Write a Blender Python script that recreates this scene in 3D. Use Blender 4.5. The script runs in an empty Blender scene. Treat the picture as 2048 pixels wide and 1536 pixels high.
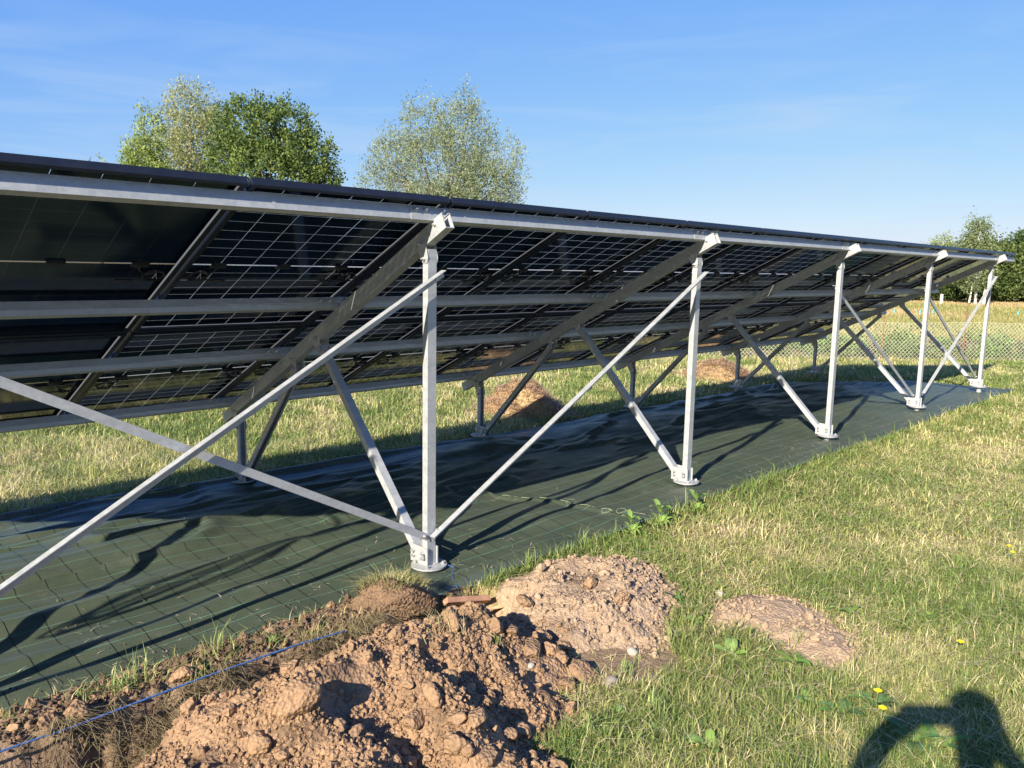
import bpy, bmesh, math, random
import numpy as np
from mathutils import Vector, Matrix
random.seed(7); RNG = np.random.default_rng(7)
R = math.radians
sc = bpy.context.scene
col = sc.collection

# ------------------------------------------------------------------ camera, world, sun
GZ = 2.13                     # height of the array's upper edge above the ground
CAM = Vector((-1.6866, -3.3447, -0.3755 + GZ))
YAW, PITCH, ROLL, FPX = 0.7845, -0.1452, 0.0182, 1582.73
cam_d = bpy.data.cameras.new('camera'); cam = bpy.data.objects.new('camera', cam_d); col.objects.link(cam)
fw = Vector((math.sin(YAW)*math.cos(PITCH), math.cos(YAW)*math.cos(PITCH), math.sin(PITCH)))
rt = Vector((math.cos(YAW), -math.sin(YAW), 0)); up = rt.cross(fw)
c_, s_ = math.cos(ROLL), math.sin(ROLL)
rt2 = c_*rt + s_*up; up2 = -s_*rt + c_*up
cam.matrix_world = Matrix(((rt2.x, up2.x, -fw.x, CAM.x), (rt2.y, up2.y, -fw.y, CAM.y), (rt2.z, up2.z, -fw.z, CAM.z), (0, 0, 0, 1)))
cam_d.sensor_width = 36; cam_d.lens = 36*FPX/2048; cam_d.clip_start = 0.05; cam_d.clip_end = 3000
sc.camera = cam

SUN = Vector((-1.88, -0.50, 1.0)).normalized()          # direction towards the sun
SUN_EL = math.asin(SUN.z); SUN_AZ = math.atan2(SUN.x, SUN.y)
world = bpy.data.worlds.new('World'); sc.world = world; world.use_nodes = True
wn, wl = world.node_tree.nodes, world.node_tree.links
wn.clear()
sky = wn.new('ShaderNodeTexSky'); sky.sky_type = 'NISHITA'; sky.sun_disc = False
sky.sun_elevation = SUN_EL; sky.sun_rotation = SUN_AZ % (2*math.pi)
sky.air_density = 1.0; sky.dust_density = 0.3; sky.ozone_density = 2.0; sky.altitude = 0
tc = wn.new('ShaderNodeTexCoord'); mp = wn.new('ShaderNodeMapping')
mp.inputs['Rotation'].default_value = (0, R(4), R(-45)); mp.inputs['Scale'].default_value = (3.2, 3.2, 22)
nz = wn.new('ShaderNodeTexNoise'); nz.inputs['Scale'].default_value = 1.0; nz.inputs['Detail'].default_value = 7
nz.inputs['Roughness'].default_value = 0.55; nz.inputs['Distortion'].default_value = 0.7
rp = wn.new('ShaderNodeValToRGB'); rp.color_ramp.elements[0].position = 0.47; rp.color_ramp.elements[1].position = 0.78
rp.color_ramp.elements[1].color = (0.5, 0.5, 0.5, 1)
mx = wn.new('ShaderNodeMix'); mx.data_type = 'RGBA'
CLOUD_MIX = mx
mx.inputs[7].default_value = (2.6, 3.2, 4.0, 1)
bgn = wn.new('ShaderNodeBackground'); bgn.inputs[1].default_value = 0.1
wo = wn.new('ShaderNodeOutputWorld')
wl.new(tc.outputs['Generated'], mp.inputs[0]); wl.new(mp.outputs[0], nz.inputs[0]); wl.new(nz.outputs[0], rp.inputs[0])
# response of the sky colour per channel (the camera's own tone curve on a bright blue sky)
spx = wn.new('ShaderNodeSeparateColor'); cmb = wn.new('ShaderNodeCombineColor'); wl.new(sky.outputs[0], spx.inputs[0])
for i_, (k_, x0_, p_) in enumerate(((.104, .31, .93), (.218, .51, .63), (.415, .80, .11))):
    m1 = wn.new('ShaderNodeMath'); m1.operation = 'POWER'; m1.inputs[1].default_value = p_; wl.new(spx.outputs[i_], m1.inputs[0])
    m2 = wn.new('ShaderNodeMath'); m2.operation = 'MULTIPLY'; m2.inputs[1].default_value = k_/.1*(.125/x0_)**p_; wl.new(m1.outputs[0], m2.inputs[0]); wl.new(m2.outputs[0], cmb.inputs[i_])
sz = wn.new('ShaderNodeSeparateXYZ'); wl.new(tc.outputs['Generated'], sz.inputs[0])
band = wn.new('ShaderNodeMapRange'); band.interpolation_type = 'SMOOTHSTEP'; band.inputs['From Min'].default_value = .36; band.inputs['From Max'].default_value = .12; wl.new(sz.outputs[2], band.inputs[0])
cf = wn.new('ShaderNodeMath'); cf.operation = 'MULTIPLY'; wl.new(rp.outputs[0], cf.inputs[0]); wl.new(band.outputs[0], cf.inputs[1])
wl.new(cf.outputs[0], mx.inputs[0]); wl.new(cmb.outputs[0], mx.inputs[6])
wl.new(mx.outputs[2], bgn.inputs[0]); wl.new(bgn.outputs[0], wo.inputs[0])
sun_d = bpy.data.lights.new('sun', 'SUN'); sun_d.energy = 5.0; sun_d.angle = R(0.5); sun_d.color = (1.0, 0.91, 0.79)
sun = bpy.data.objects.new('sun', sun_d); col.objects.link(sun)
sun.rotation_euler = SUN.to_track_quat('Z', 'Y').to_euler(); sun.location = (-20, -6, 12)
sc.view_settings.view_transform = 'Standard'; sc.view_settings.look = 'None'
sc.view_settings.exposure = 1.2; sc.view_settings.gamma = 1
sc.render.engine = 'CYCLES'; sc.cycles.use_denoising = True
sc.cycles.max_bounces = 6; sc.cycles.transparent_max_bounces = 12

# ------------------------------------------------------------------ helpers
def tag(o, label=None, cat=None, group=None, kind=None):
    if label: o['label'] = label
    if cat: o['category'] = cat
    if group: o['group'] = group
    if kind: o['kind'] = kind
    return o
def empty(name, loc=(0, 0, 0), label=None, cat=None, group=None):
    o = bpy.data.objects.new(name, None); col.objects.link(o); o.location = loc; o.empty_display_size = .1
    return tag(o, label, cat, group)
def link(name, me, mat=None, parent=None, loc=None):
    o = bpy.data.objects.new(name, me); col.objects.link(o)
    if mat:
        for m in (mat if isinstance(mat, (list, tuple)) else [mat]):
            me.materials.append(m)
    if parent: o.parent = parent
    if loc is not None: o.location = loc
    return o
def copy_tree(o, parent=None):
    c = o.copy(); col.objects.link(c)
    if parent: c.parent = parent
    for ch in o.children: copy_tree(ch, c)
    return c
def np_mesh(name, V, F, mi=None, smooth=False, attrs=None):
    """V (n,3); F list of (m,k) int arrays (tri/quad blocks) or a single one"""
    if not isinstance(F, list): F = [F]
    F = [f for f in F if len(f)]
    me = bpy.data.meshes.new(name)
    me.vertices.add(len(V)); me.vertices.foreach_set('co', np.ascontiguousarray(V, dtype=np.float32).ravel())
    loops = np.concatenate([f.ravel() for f in F]).astype(np.int32)
    tot = np.concatenate([np.full(len(f), f.shape[1]) for f in F]).astype(np.int32)
    st = np.concatenate([[0], np.cumsum(tot)[:-1]]).astype(np.int32)
    me.loops.add(len(loops)); me.loops.foreach_set('vertex_index', loops)
    me.polygons.add(len(tot)); me.polygons.foreach_set('loop_start', st); me.polygons.foreach_set('loop_total', tot)
    me.polygons.foreach_set('use_smooth', np.full(len(tot), smooth, dtype=bool))
    if mi is not None: me.polygons.foreach_set('material_index', np.asarray(mi, dtype=np.int32))
    if attrs:
        for k, a in attrs.items():
            a = np.asarray(a, dtype=np.float32)
            if a.ndim == 1:
                at = me.attributes.new(k, 'FLOAT', 'POINT'); at.data.foreach_set('value', a)
            else:
                if a.shape[1] == 3: a = np.concatenate([a, np.ones((len(a), 1), np.float32)], 1)
                at = me.color_attributes.new(k, 'FLOAT_COLOR', 'POINT'); at.data.foreach_set('color', a.ravel())
    me.update(calc_edges=True)
    return me
class MB:
    """collects boxes, tubes and plates into one mesh"""
    def __init__(s): s.v = []; s.f = []; s.m = []
    def add(s, vs, fs, m=0):
        b = len(s.v); s.v += [tuple(v) for v in vs]; s.f += [tuple(i+b for i in f) for f in fs]; s.m += [m]*len(fs); return s
    def box(s, x0, x1, y0, y1, z0, z1, M=None, m=0):
        vs = [Vector(p) for p in ((x0, y0, z0), (x1, y0, z0), (x1, y1, z0), (x0, y1, z0), (x0, y0, z1), (x1, y0, z1), (x1, y1, z1), (x0, y1, z1))]
        if M is not None: vs = [M @ v for v in vs]
        return s.add(vs, [(3, 2, 1, 0), (4, 5, 6, 7), (0, 1, 5, 4), (1, 2, 6, 5), (2, 3, 7, 6), (3, 0, 4, 7)], m)
    def tube(s, pts, r, n=8, cap=True, m=0):
        pts = [Vector(p) for p in pts]; rr = r if isinstance(r, (list, tuple)) else [r]*len(pts)
        vs = []; fs = []; prev = None
        for i, p in enumerate(pts):
            d = (pts[min(i+1, len(pts)-1)]-pts[max(i-1, 0)]).normalized()
            if prev is None:
                a = Vector((0, 0, 1)) if abs(d.z) < .9 else Vector((1, 0, 0)); u = d.cross(a).normalized()
            else: u = (prev - d*prev.dot(d)).normalized()
            prev = u; w = d.cross(u)
            for k in range(n):
                t = 2*math.pi*k/n; vs.append(p+(u*math.cos(t)+w*math.sin(t))*rr[i])
        for i in range(len(pts)-1):
            for k in range(n):
                a, b = i*n+k, i*n+(k+1) % n; fs.append((a, b, b+n, a+n))
        if cap:
            fs.append(tuple(range(n-1, -1, -1))); fs.append(tuple((len(pts)-1)*n+k for k in range(n)))
        return s.add(vs, fs, m)
    def prism(s, prof, A, B, u, w, m=0, closed=True):
        """profile [(a,b)] extruded from point A to B, a along u, b along w"""
        n = len(prof); vs = [A+u*a+w*b for a, b in prof]+[B+u*a+w*b for a, b in prof]
        fs = [(i, (i+1) % n, n+(i+1) % n, n+i) for i in range(n)]
        return s.add(vs, fs+[tuple(range(n-1, -1, -1)), tuple(range(n, 2*n))], m)
    def mesh(s, name, smooth=False):
        me = bpy.data.meshes.new(name); me.from_pydata(s.v, [], s.f); me.polygons.foreach_set('material_index', s.m)
        me.polygons.foreach_set('use_smooth', [smooth]*len(s.f)); me.update()
        bm = bmesh.new(); bm.from_mesh(me); bmesh.ops.recalc_face_normals(bm, faces=bm.faces); bm.to_mesh(me); bm.free()
        return me
    def build(s, name, mat, parent=None, loc=None, smooth=False): return link(name, s.mesh(name, smooth), mat, parent, loc)
# value noise on numpy arrays
_tab = np.random.default_rng(3).random((256, 256))
def vnoise(x, y, seed=0):
    x = np.asarray(x, float)+seed*17.31; y = np.asarray(y, float)+seed*9.77
    xi = np.floor(x).astype(int); yi = np.floor(y).astype(int); fx = x-xi; fy = y-yi
    fx = fx*fx*(3-2*fx); fy = fy*fy*(3-2*fy)
    g = lambda a, b: _tab[a & 255, b & 255]
    return (g(xi, yi)*(1-fx)+g(xi+1, yi)*fx)*(1-fy)+(g(xi, yi+1)*(1-fx)+g(xi+1, yi+1)*fx)*fy
def fbm(x, y, sc_=1., oct_=4, seed=0, gain=.5):
    x = np.asarray(x, float)*sc_; y = np.asarray(y, float)*sc_; t = 0; a = 1; n = 0
    for o in range(oct_):
        t = t+a*vnoise(x, y, seed+o*3); n += a; a *= gain; x = x*2.03; y = y*2.03
    return t/n
def sstep(a, b, x): t = np.clip((x-a)/(b-a), 0, 1); return t*t*(3-2*t)
def in_poly(x, y, P):
    x = np.asarray(x); y = np.asarray(y); c = np.zeros(np.broadcast(x, y).shape, bool); n = len(P)
    for i in range(n):
        x1, y1 = P[i]; x2, y2 = P[(i+1) % n]
        if y1 == y2: continue
        k = ((y1 > y) != (y2 > y)) & (x < (x2-x1)*(y-y1)/(y2-y1)+x1); c ^= k
    return c

# ------------------------------------------------------------------ materials
def newmat(name):
    m = bpy.data.materials.new(name); m.use_nodes = True; nt = m.node_tree; nt.nodes.clear()
    o = nt.nodes.new('ShaderNodeOutputMaterial'); p = nt.nodes.new('ShaderNodeBsdfPrincipled'); nt.links.new(p.outputs[0], o.inputs[0])
    return m, nt, p, o
def ramp(nt, stops, src=None):
    r = nt.nodes.new('ShaderNodeValToRGB'); e = r.color_ramp.elements
    while len(e) < len(stops): e.new(.5)
    for i, (p, c) in enumerate(stops): e[i].position = p; e[i].color = (*c, 1) if len(c) == 3 else c
    if src is not None: nt.links.new(src, r.inputs[0])
    return r
def noise(nt, scale, detail=4, rough=.5, dist=0, vec=None, coord='Object', mapscale=None):
    n = nt.nodes.new('ShaderNodeTexNoise'); n.inputs['Scale'].default_value = scale; n.inputs['Detail'].default_value = detail
    n.inputs['Roughness'].default_value = rough; n.inputs['Distortion'].default_value = dist
    if vec is None:
        t = nt.nodes.new('ShaderNodeTexCoord'); vec = t.outputs[coord]
    if mapscale:
        mm = nt.nodes.new('ShaderNodeMapping'); mm.inputs['Scale'].default_value = mapscale; nt.links.new(vec, mm.inputs[0]); vec = mm.outputs[0]
    nt.links.new(vec, n.inputs['Vector']); return n
def bump(nt, p, src, strength=.3, dist=.01):
    b = nt.nodes.new('ShaderNodeBump'); b.inputs['Strength'].default_value = strength; b.inputs['Distance'].default_value = dist
    nt.links.new(src, b.inputs['Height']); nt.links.new(b.outputs[0], p.inputs['Normal']); return b
def mixc(nt, f, a, b, mode='MIX'):
    m = nt.nodes.new('ShaderNodeMix'); m.data_type = 'RGBA'; m.blend_type = mode
    for i, v in ((0, f), (6, a), (7, b)):
        if isinstance(v, (int, float)): m.inputs[i].default_value = v
        elif isinstance(v, tuple): m.inputs[i].default_value = (*v, 1) if len(v) == 3 else v
        else: nt.links.new(v, m.inputs[i])
    return m.outputs[2]
def simple(name, c, rough=.6, metal=0., var=.15, scale=20, bmp=0., spec=.5):
    m, nt, p, o = newmat(name); n = noise(nt, scale, 5)
    r = ramp(nt, [(.3, tuple(v*(1-var) for v in c)), (.7, tuple(min(1, v*(1+var)) for v in c))], n.outputs[0])
    nt.links.new(r.outputs[0], p.inputs['Base Color']); p.inputs['Roughness'].default_value = rough; p.inputs['Metallic'].default_value = metal
    p.inputs['Specular IOR Level'].default_value = spec
    if bmp: bump(nt, p, n.outputs[0], bmp, .005)
    return m
def mat_galv(name='galvanised', tint=(.43, .445, .44), streak=True):
    m, nt, p, o = newmat(name)
    n1 = noise(nt, 35, 4, .6); n2 = noise(nt, 5, 5, .6, mapscale=(1, 1, 4))
    v = nt.nodes.new('ShaderNodeTexVoronoi'); v.inputs['Scale'].default_value = 90
    t = nt.nodes.new('ShaderNodeTexCoord'); nt.links.new(t.outputs['Object'], v.inputs[0])
    r1 = ramp(nt, [(.3, tuple(k*.90 for k in tint)), (.75, tuple(k*1.08 for k in tint))], n1.outputs[0])
    r2 = ramp(nt, [(.35, (.86, .865, .87)), (.6, (1, 1, 1))], n2.outputs[0])
    c = mixc(nt, 1., r1.outputs[0], r2.outputs[0], 'MULTIPLY')
    rr = ramp(nt, [(0, (.9, .9, .9)), (1, (1.06, 1.06, 1.06))], v.outputs['Color'])
    c = mixc(nt, .6, c, mixc(nt, 1., c, rr.outputs[0], 'MULTIPLY'))
    nt.links.new(c, p.inputs['Base Color']); p.inputs['Metallic'].default_value = .30
    r3 = ramp(nt, [(.3, (.42,)*3), (.7, (.62,)*3)], n1.outputs[0]); nt.links.new(r3.outputs[0], p.inputs['Roughness'])
    bump(nt, p, n1.outputs[0], .08, .002)
    return m
GALV = mat_galv(); GALV2 = mat_galv('cast_zinc', (.42, .43, .42))
BOLT = simple('bolt_steel', (.5, .5, .48), .35, .6, .1, 60)
BLACK = simple('black_plastic', (.015, .015, .017), .45, 0, .3, 40)
ALU_DARK = simple('anodised_frame', (.018, .021, .027), .34, .35, .2, 12)
SILVER = simple('silver_clamp', (.62, .63, .64), .35, .8, .08, 30)
CELL, nt, p, o = newmat('solar_cell')
n = noise(nt, 3, 2); r = ramp(nt, [(.3, (.003, .0085, .020)), (.7, (.004, .011, .027))], n.outputs[0])
nt.links.new(r.outputs[0], p.inputs['Base Color']); p.inputs['Roughness'].default_value = .10; p.inputs['Specular IOR Level'].default_value = .45; p.inputs['Specular Tint'].default_value = (.62, .82, 1, 1)
def gapmat(name, tr):
    m, nt, p, o = newmat(name)
    t = nt.nodes.new('ShaderNodeBsdfTransparent'); t.inputs[0].default_value = (.92, .94, .95, 1)
    p.inputs['Base Color'].default_value = (.36, .38, .39, 1); p.inputs['Roughness'].default_value = .12
    if name == 'clear_gap':
        tl = nt.nodes.new('ShaderNodeBsdfTranslucent'); tl.inputs[0].default_value = (.42, .45, .47, 1); m0 = nt.nodes.new('ShaderNodeMixShader'); m0.inputs[0].default_value = .25
        nt.links.new(tl.outputs[0], m0.inputs[1]); nt.links.new(p.outputs[0], m0.inputs[2])
    mx = nt.nodes.new('ShaderNodeMixShader'); mx.inputs[0].default_value = tr
    nt.links.new(m0.outputs[0] if name == 'clear_gap' else p.outputs[0], mx.inputs[1]); nt.links.new(t.outputs[0], mx.inputs[2]); nt.links.new(mx.outputs[0], o.inputs[0]); return m
GAP = gapmat('clear_gap', .45)
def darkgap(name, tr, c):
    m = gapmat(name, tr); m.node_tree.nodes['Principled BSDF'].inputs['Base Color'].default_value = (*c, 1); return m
GAP_DARK = darkgap('dark_gap', .03, (.012, .016, .024)); GAP_MID = darkgap('half_dark_gap', .35, (.03, .035, .04))  # gap colour darkened so cell lines fade from view on some panels

# leaf-like material driven by a colour attribute, with light passing through
def mat_leaf(name, attr='Col', trans=.35, rough=.6, spec=.25):
    m, nt, p, o = newmat(name)
    a = nt.nodes.new('ShaderNodeAttribute'); a.attribute_name = attr
    nt.links.new(a.outputs['Color'], p.inputs['Base Color']); p.inputs['Roughness'].default_value = rough; p.inputs['Specular IOR Level'].default_value = spec
    t = nt.nodes.new('ShaderNodeBsdfTranslucent')
    g = nt.nodes.new('ShaderNodeGamma'); g.inputs[1].default_value = .9; nt.links.new(a.outputs['Color'], g.inputs[0]); nt.links.new(g.outputs[0], t.inputs[0])
    mx = nt.nodes.new('ShaderNodeMixShader'); mx.inputs[0].default_value = trans
    nt.links.new(p.outputs[0], mx.inputs[1]); nt.links.new(t.outputs[0], mx.inputs[2]); nt.links.new(mx.outputs[0], o.inputs[0]); return m
LEAF = mat_leaf('foliage'); GRASSM = mat_leaf('grass_blades', trans=.3, rough=.55)
STRAW = mat_leaf('dry_straw', trans=.15, rough=.6)
BARK = simple('bark', (.16, .13, .10), .9, 0, .35, 12, .5, .1)
BIRCH = simple('birch_bark', (.62, .60, .55), .8, 0, .4, 3, .2, .1)

# soil material (attribute 'dark' 0..1 = topsoil share)
def mat_soil(name, light, dark):
    m, nt, p, o = newmat(name)
    geo = nt.nodes.new('ShaderNodeNewGeometry'); wp = geo.outputs['Position']
    n1 = noise(nt, 9, 8, .65, vec=wp); n2 = noise(nt, 75, 5, .65, vec=wp); n3 = noise(nt, 2.2, 3, vec=wp)
    v = nt.nodes.new('ShaderNodeTexVoronoi'); v.inputs['Scale'].default_value = 70; nt.links.new(wp, v.inputs[0])
    r1 = ramp(nt, [(.25, tuple(k*.72 for k in light)), (.5, light), (.8, tuple(min(1, k*1.25) for k in light))], n1.outputs[0])
    r2 = ramp(nt, [(.3, tuple(k*.6 for k in dark)), (.75, tuple(k*1.5 for k in dark))], n1.outputs[0])
    a = nt.nodes.new('ShaderNodeAttribute'); a.attribute_name = 'dark'
    c = mixc(nt, a.outputs['Fac'], r1.outputs[0], r2.outputs[0])
    r4 = ramp(nt, [(.35, (.78, .78, .78)), (.65, (1.12, 1.12, 1.12))], n2.outputs[0]); c = mixc(nt, 1., c, r4.outputs[0], 'MULTIPLY')
    nt.links.new(c, p.inputs['Base Color']); p.inputs['Roughness'].default_value = .95; p.inputs['Specular IOR Level'].default_value = .1
    ad = nt.nodes.new('ShaderNodeMath'); ad.operation = 'MULTIPLY_ADD'; ad.inputs[1].default_value = .5
    nt.links.new(n2.outputs[0], ad.inputs[0]); nt.links.new(v.outputs['Distance'], ad.inputs[2])
    bump(nt, p, ad.outputs[0], .8 if name == 'dug_soil' else .55, .012); return m
SOIL = mat_soil('dug_soil', (.30, .19, .108), (.080, .055, .038))
SOIL_PALE = mat_soil('dry_pale_soil', (.35, .25, .16), (.17, .12, .082))
# ground under the grass
GROUND, nt, p, o = newmat('meadow_ground')
n1 = noise(nt, 1.1, 6, .6); n2 = noise(nt, 14, 6, .7); n3 = noise(nt, 60, 4, .6)
r1 = ramp(nt, [(.35, (.21, .20, .075)), (.55, (.29, .25, .11)), (.7, (.36, .29, .16))], n1.outputs[0])
r2 = ramp(nt, [(.3, (.45, .45, .42)), (.7, (1.3, 1.25, 1.1))], n2.outputs[0]); c = mixc(nt, 1., r1.outputs[0], r2.outputs[0], 'MULTIPLY')
a = nt.nodes.new('ShaderNodeAttribute'); a.attribute_name = 'soil'; a2 = nt.nodes.new('ShaderNodeAttribute'); a2.attribute_name = 'dark'
rs = ramp(nt, [(.3, (.19, .13, .08)), (.7, (.32, .22, .14))], n2.outputs[0]); rd = ramp(nt, [(.3, (.035, .026, .019)), (.7, (.11, .08, .056))], n2.outputs[0])
cs = mixc(nt, a2.outputs['Fac'], rs.outputs[0], rd.outputs[0]); c = mixc(nt, a.outputs['Fac'], c, cs)
a3 = nt.nodes.new('ShaderNodeAttribute'); a3.attribute_name = 'field'
rf = ramp(nt, [(.3, (.26, .20, .08)), (.7, (.36, .27, .12))], n1.outputs[0]); c = mixc(nt, a3.outputs['Fac'], c, rf.outputs[0])
nt.links.new(c, p.inputs['Base Color']); p.inputs['Roughness'].default_value = .95; p.inputs['Specular IOR Level'].default_value = .1
bump(nt, p, n3.outputs[0], .7, .02)

# weed-control fabric: dark green weave, green threads along it and black ones across
CLOTHM, nt, p, o = newmat('woven_ground_cover')
tcn = nt.nodes.new('ShaderNodeTexCoord'); sep = nt.nodes.new('ShaderNodeSeparateXYZ')
nw = noise(nt, 1.6, 3, .5); add = nt.nodes.new('ShaderNodeVectorMath'); add.operation = 'MULTIPLY_ADD'
add.inputs[1].default_value = (.05, .05, 0); nt.links.new(nw.outputs['Color'], add.inputs[0]); nt.links.new(tcn.outputs['Object'], add.inputs[2])
nt.links.new(add.outputs[0], sep.inputs[0])
def lines(axis, period, half):
    a = nt.nodes.new('ShaderNodeMath'); a.operation = 'DIVIDE'; a.inputs[1].default_value = period; nt.links.new(sep.outputs[axis], a.inputs[0])
    f = nt.nodes.new('ShaderNodeMath'); f.operation = 'FRACT'; nt.links.new(a.outputs[0], f.inputs[0])
    s = nt.nodes.new('ShaderNodeMath'); s.operation = 'SUBTRACT'; s.inputs[1].default_value = .5; nt.links.new(f.outputs[0], s.inputs[0])
    b = nt.nodes.new('ShaderNodeMath'); b.operation = 'ABSOLUTE'; nt.links.new(s.outputs[0], b.inputs[0])
    l = nt.nodes.new('ShaderNodeMath'); l.operation = 'LESS_THAN'; l.inputs[1].default_value = half/period; nt.links.new(b.outputs[0], l.inputs[0]); return l.outputs[0]
n1 = noise(nt, 2.4, 6, .6); n2 = noise(nt, 160, 2, .5); n4 = noise(nt, 7, 7, .7)
base = ramp(nt, [(.3, (.044, .062, .039)), (.7, (.068, .082, .050))], n1.outputs[0])
dust = ramp(nt, [(.57, (0, 0, 0)), (.80, (.42, .42, .42))], n4.outputs[0])
c = mixc(nt, dust.outputs[0], base.outputs[0], (.15, .145, .11))
c = mixc(nt, lines(0, .155, .0027), c, (.010, .013, .010)); c = mixc(nt, lines(1, .139, .0019), c, (.10, .22, .155))
r2 = ramp(nt, [(.3, (.75,)*3), (.7, (1.25,)*3)], n2.outputs[0]); c = mixc(nt, 1., c, r2.outputs[0], 'MULTIPLY')
nt.links.new(c, p.inputs['Base Color']); p.inputs['Roughness'].default_value = .42; p.inputs['Specular IOR Level'].default_value = .75
rr = ramp(nt, [(.3, (.42,)*3), (.7, (.58,)*3)], n4.outputs[0]); nt.links.new(rr.outputs[0], p.inputs['Roughness'])
nb = noise(nt, 6, 5, .55, dist=.6, mapscale=(.35, 1.6, 1)); bump(nt, p, nb.outputs[0], .16, .02)

# ------------------------------------------------------------------ terrain
def seg_d(x, y, a, b):
    ax, ay = a; bx, by = b; t = np.clip(((x-ax)*(bx-ax)+(y-ay)*(by-ay))/((bx-ax)**2+(by-ay)**2), 0, 1)
    return np.hypot(x-ax-t*(bx-ax), y-ay-t*(by-ay)), t
TRX = 1.22
def trench(x, y):
    w = (fbm(x, y*0, 3.5, 4, 11)-.5)*.10
    w2 = (fbm(x, y*0, 3.1, 4, 15)-.5)*.14
    rag = (fbm(x, y, 14, 3, 21)-.5)*.05
    far = -.235+w+rag
    near = -.70+w2+rag
    k = sstep(0, .07, far-y)*sstep(0, .16, y-near)*sstep(0, .16, TRX+rag*3-x)
    return k
def T(x, y, fine=True):
    x = np.asarray(x, float); y = np.asarray(y, float)
    z = -.03*np.clip(y, 0, 3.0)+(fbm(x, y, .45, 3, 2)-.5)*.05*sstep(0, 2, np.hypot(x-2, y+1)-1.5)
    if fine:
        k = trench(x, y)
        z = z - k*(.46+.05*fbm(x, y, 6, 3, 31)) + (fbm(x, y, 30, 3, 5)-.5)*.012
        lip = sstep(-.34, -.24, y)*sstep(.06, -.04, y)*sstep(.75, .5, x)        # dirt lip between the trench and the cloth
        z = z+lip*(.02+.05*fbm(x, y, 9, 4, 8))
    return z
def grid_axis(lo, d0, d1, hi, step, g=1.22):
    c = list(np.arange(d0, d1+step/2, step)); s = step; v = c[-1]
    while v < hi: s *= g; s = min(s, (hi-d1)/6); v += s; c.append(v)
    s = step; v = c[0]
    while v > lo: s *= g; s = min(s, (d0-lo)/6); v -= s; c.insert(0, v)
    return np.array(c)
def grid_mesh(name, X, Y, Z, attrs=None, smooth=True, keep=None):
    ny, nx = X.shape; V = np.stack([X, Y, Z], -1).reshape(-1, 3)
    i = (np.arange(ny-1)[:, None]*nx+np.arange(nx-1)[None]).ravel()
    F = np.stack([i, i+1, i+nx+1, i+nx], 1)
    if keep is not None: F = F[keep.ravel()[F].all(1)]
    if keep is not None:
        used = np.unique(F); mp_ = np.full(len(V), -1); mp_[used] = np.arange(len(used)); V = V[used]; F = mp_[F]
        attrs = {k: a.ravel()[used] for k, a in (attrs or {}).items()}
    else: attrs = {k: a.ravel() for k, a in (attrs or {}).items()}
    return np_mesh(name, V, F, smooth=smooth, attrs=attrs)
fdir = Vector((math.sin(YAW), math.cos(YAW), 0)); fperp = Vector((math.cos(YAW), -math.sin(YAW), 0))
def depth(x, y): return (x-CAM.x)*fdir.x+(y-CAM.y)*fdir.y
def lateral(x, y): return (x-CAM.x)*fperp.x+(y-CAM.y)*fperp.y
FENCE_D = 17.05
HEAP2 = [(1.22, -.32), (1.82, -.33), (2.14, -.72), (1.92, -1.08), (1.54, -1.26), (1.25, -1.35), (.98, -1.15), (.84, -.72), (1.05, -.50)]
PATCH = [(1.98, -1.22), (2.30, -1.45), (2.24, -1.80), (1.92, -2.14), (1.67, -2.02), (1.74, -1.60), (1.56, -1.40)]
MID = [(.78, -.6), (1.15, -.48), (1.42, -1.30), (1.25, -1.52), (.98, -1.48), (.8, -1.2)]
def poly_soft(x, y, P, w=.12):
    """1 inside, falling off towards the polygon's edge over w"""
    d = np.full(np.broadcast(x, y).shape, 9.)
    for i in range(len(P)): d = np.minimum(d, seg_d(x, y, P[i], P[(i+1) % len(P)])[0])
    ins = in_poly(x, y, P); d = np.where(ins, d, -d); return d
gx = grid_axis(-900, -1.7, 2.7, 900, .016); gy = grid_axis(-900, -2.4, .35, 900, .016)
X, Y = np.meshgrid(gx, gy)
Z = T(X, Y)
kt = trench(X, Y)
soil = np.clip(kt*3, 0, 1)
soil = np.maximum(soil, sstep(-.36, -.30, Y)*sstep(.08, 0, Y)*sstep(.72, .55, X)*sstep(-6, -3, X))
dk = np.clip(kt*2.5, 0, 1)*sstep(-.42, -.30, Z-.0*X)*1.0
dk = np.where(kt > .02, np.clip(.35+.65*sstep(-.34, -.12, Z), 0, 1), .45)
soil = np.maximum(soil, .8*sstep(-.08, .05, poly_soft(X, Y, PATCH)+(fbm(X, Y, 8, 3, 4)-.5)*.15))
soil = np.maximum(soil, .8*sstep(-.08, .05, poly_soft(X, Y, HEAP2)+(fbm(X, Y, 8, 3, 6)-.5)*.15))
soil = np.maximum(soil, .9*sstep(-.08, .05, poly_soft(X, Y, MID)+(fbm(X, Y, 8, 3, 6)-.5)*.15))
dk = np.where(soil > kt+.3, .15, dk)
field = sstep(FENCE_D+4.5, FENCE_D+6.5, depth(X, Y)+(fbm(X, Y, .3, 2, 3)-.5)*2)
gm = grid_mesh('ground', X, Y, Z, {'soil': soil, 'dark': dk, 'field': field})
tag(link('ground', gm, GROUND), kind='structure')

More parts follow.
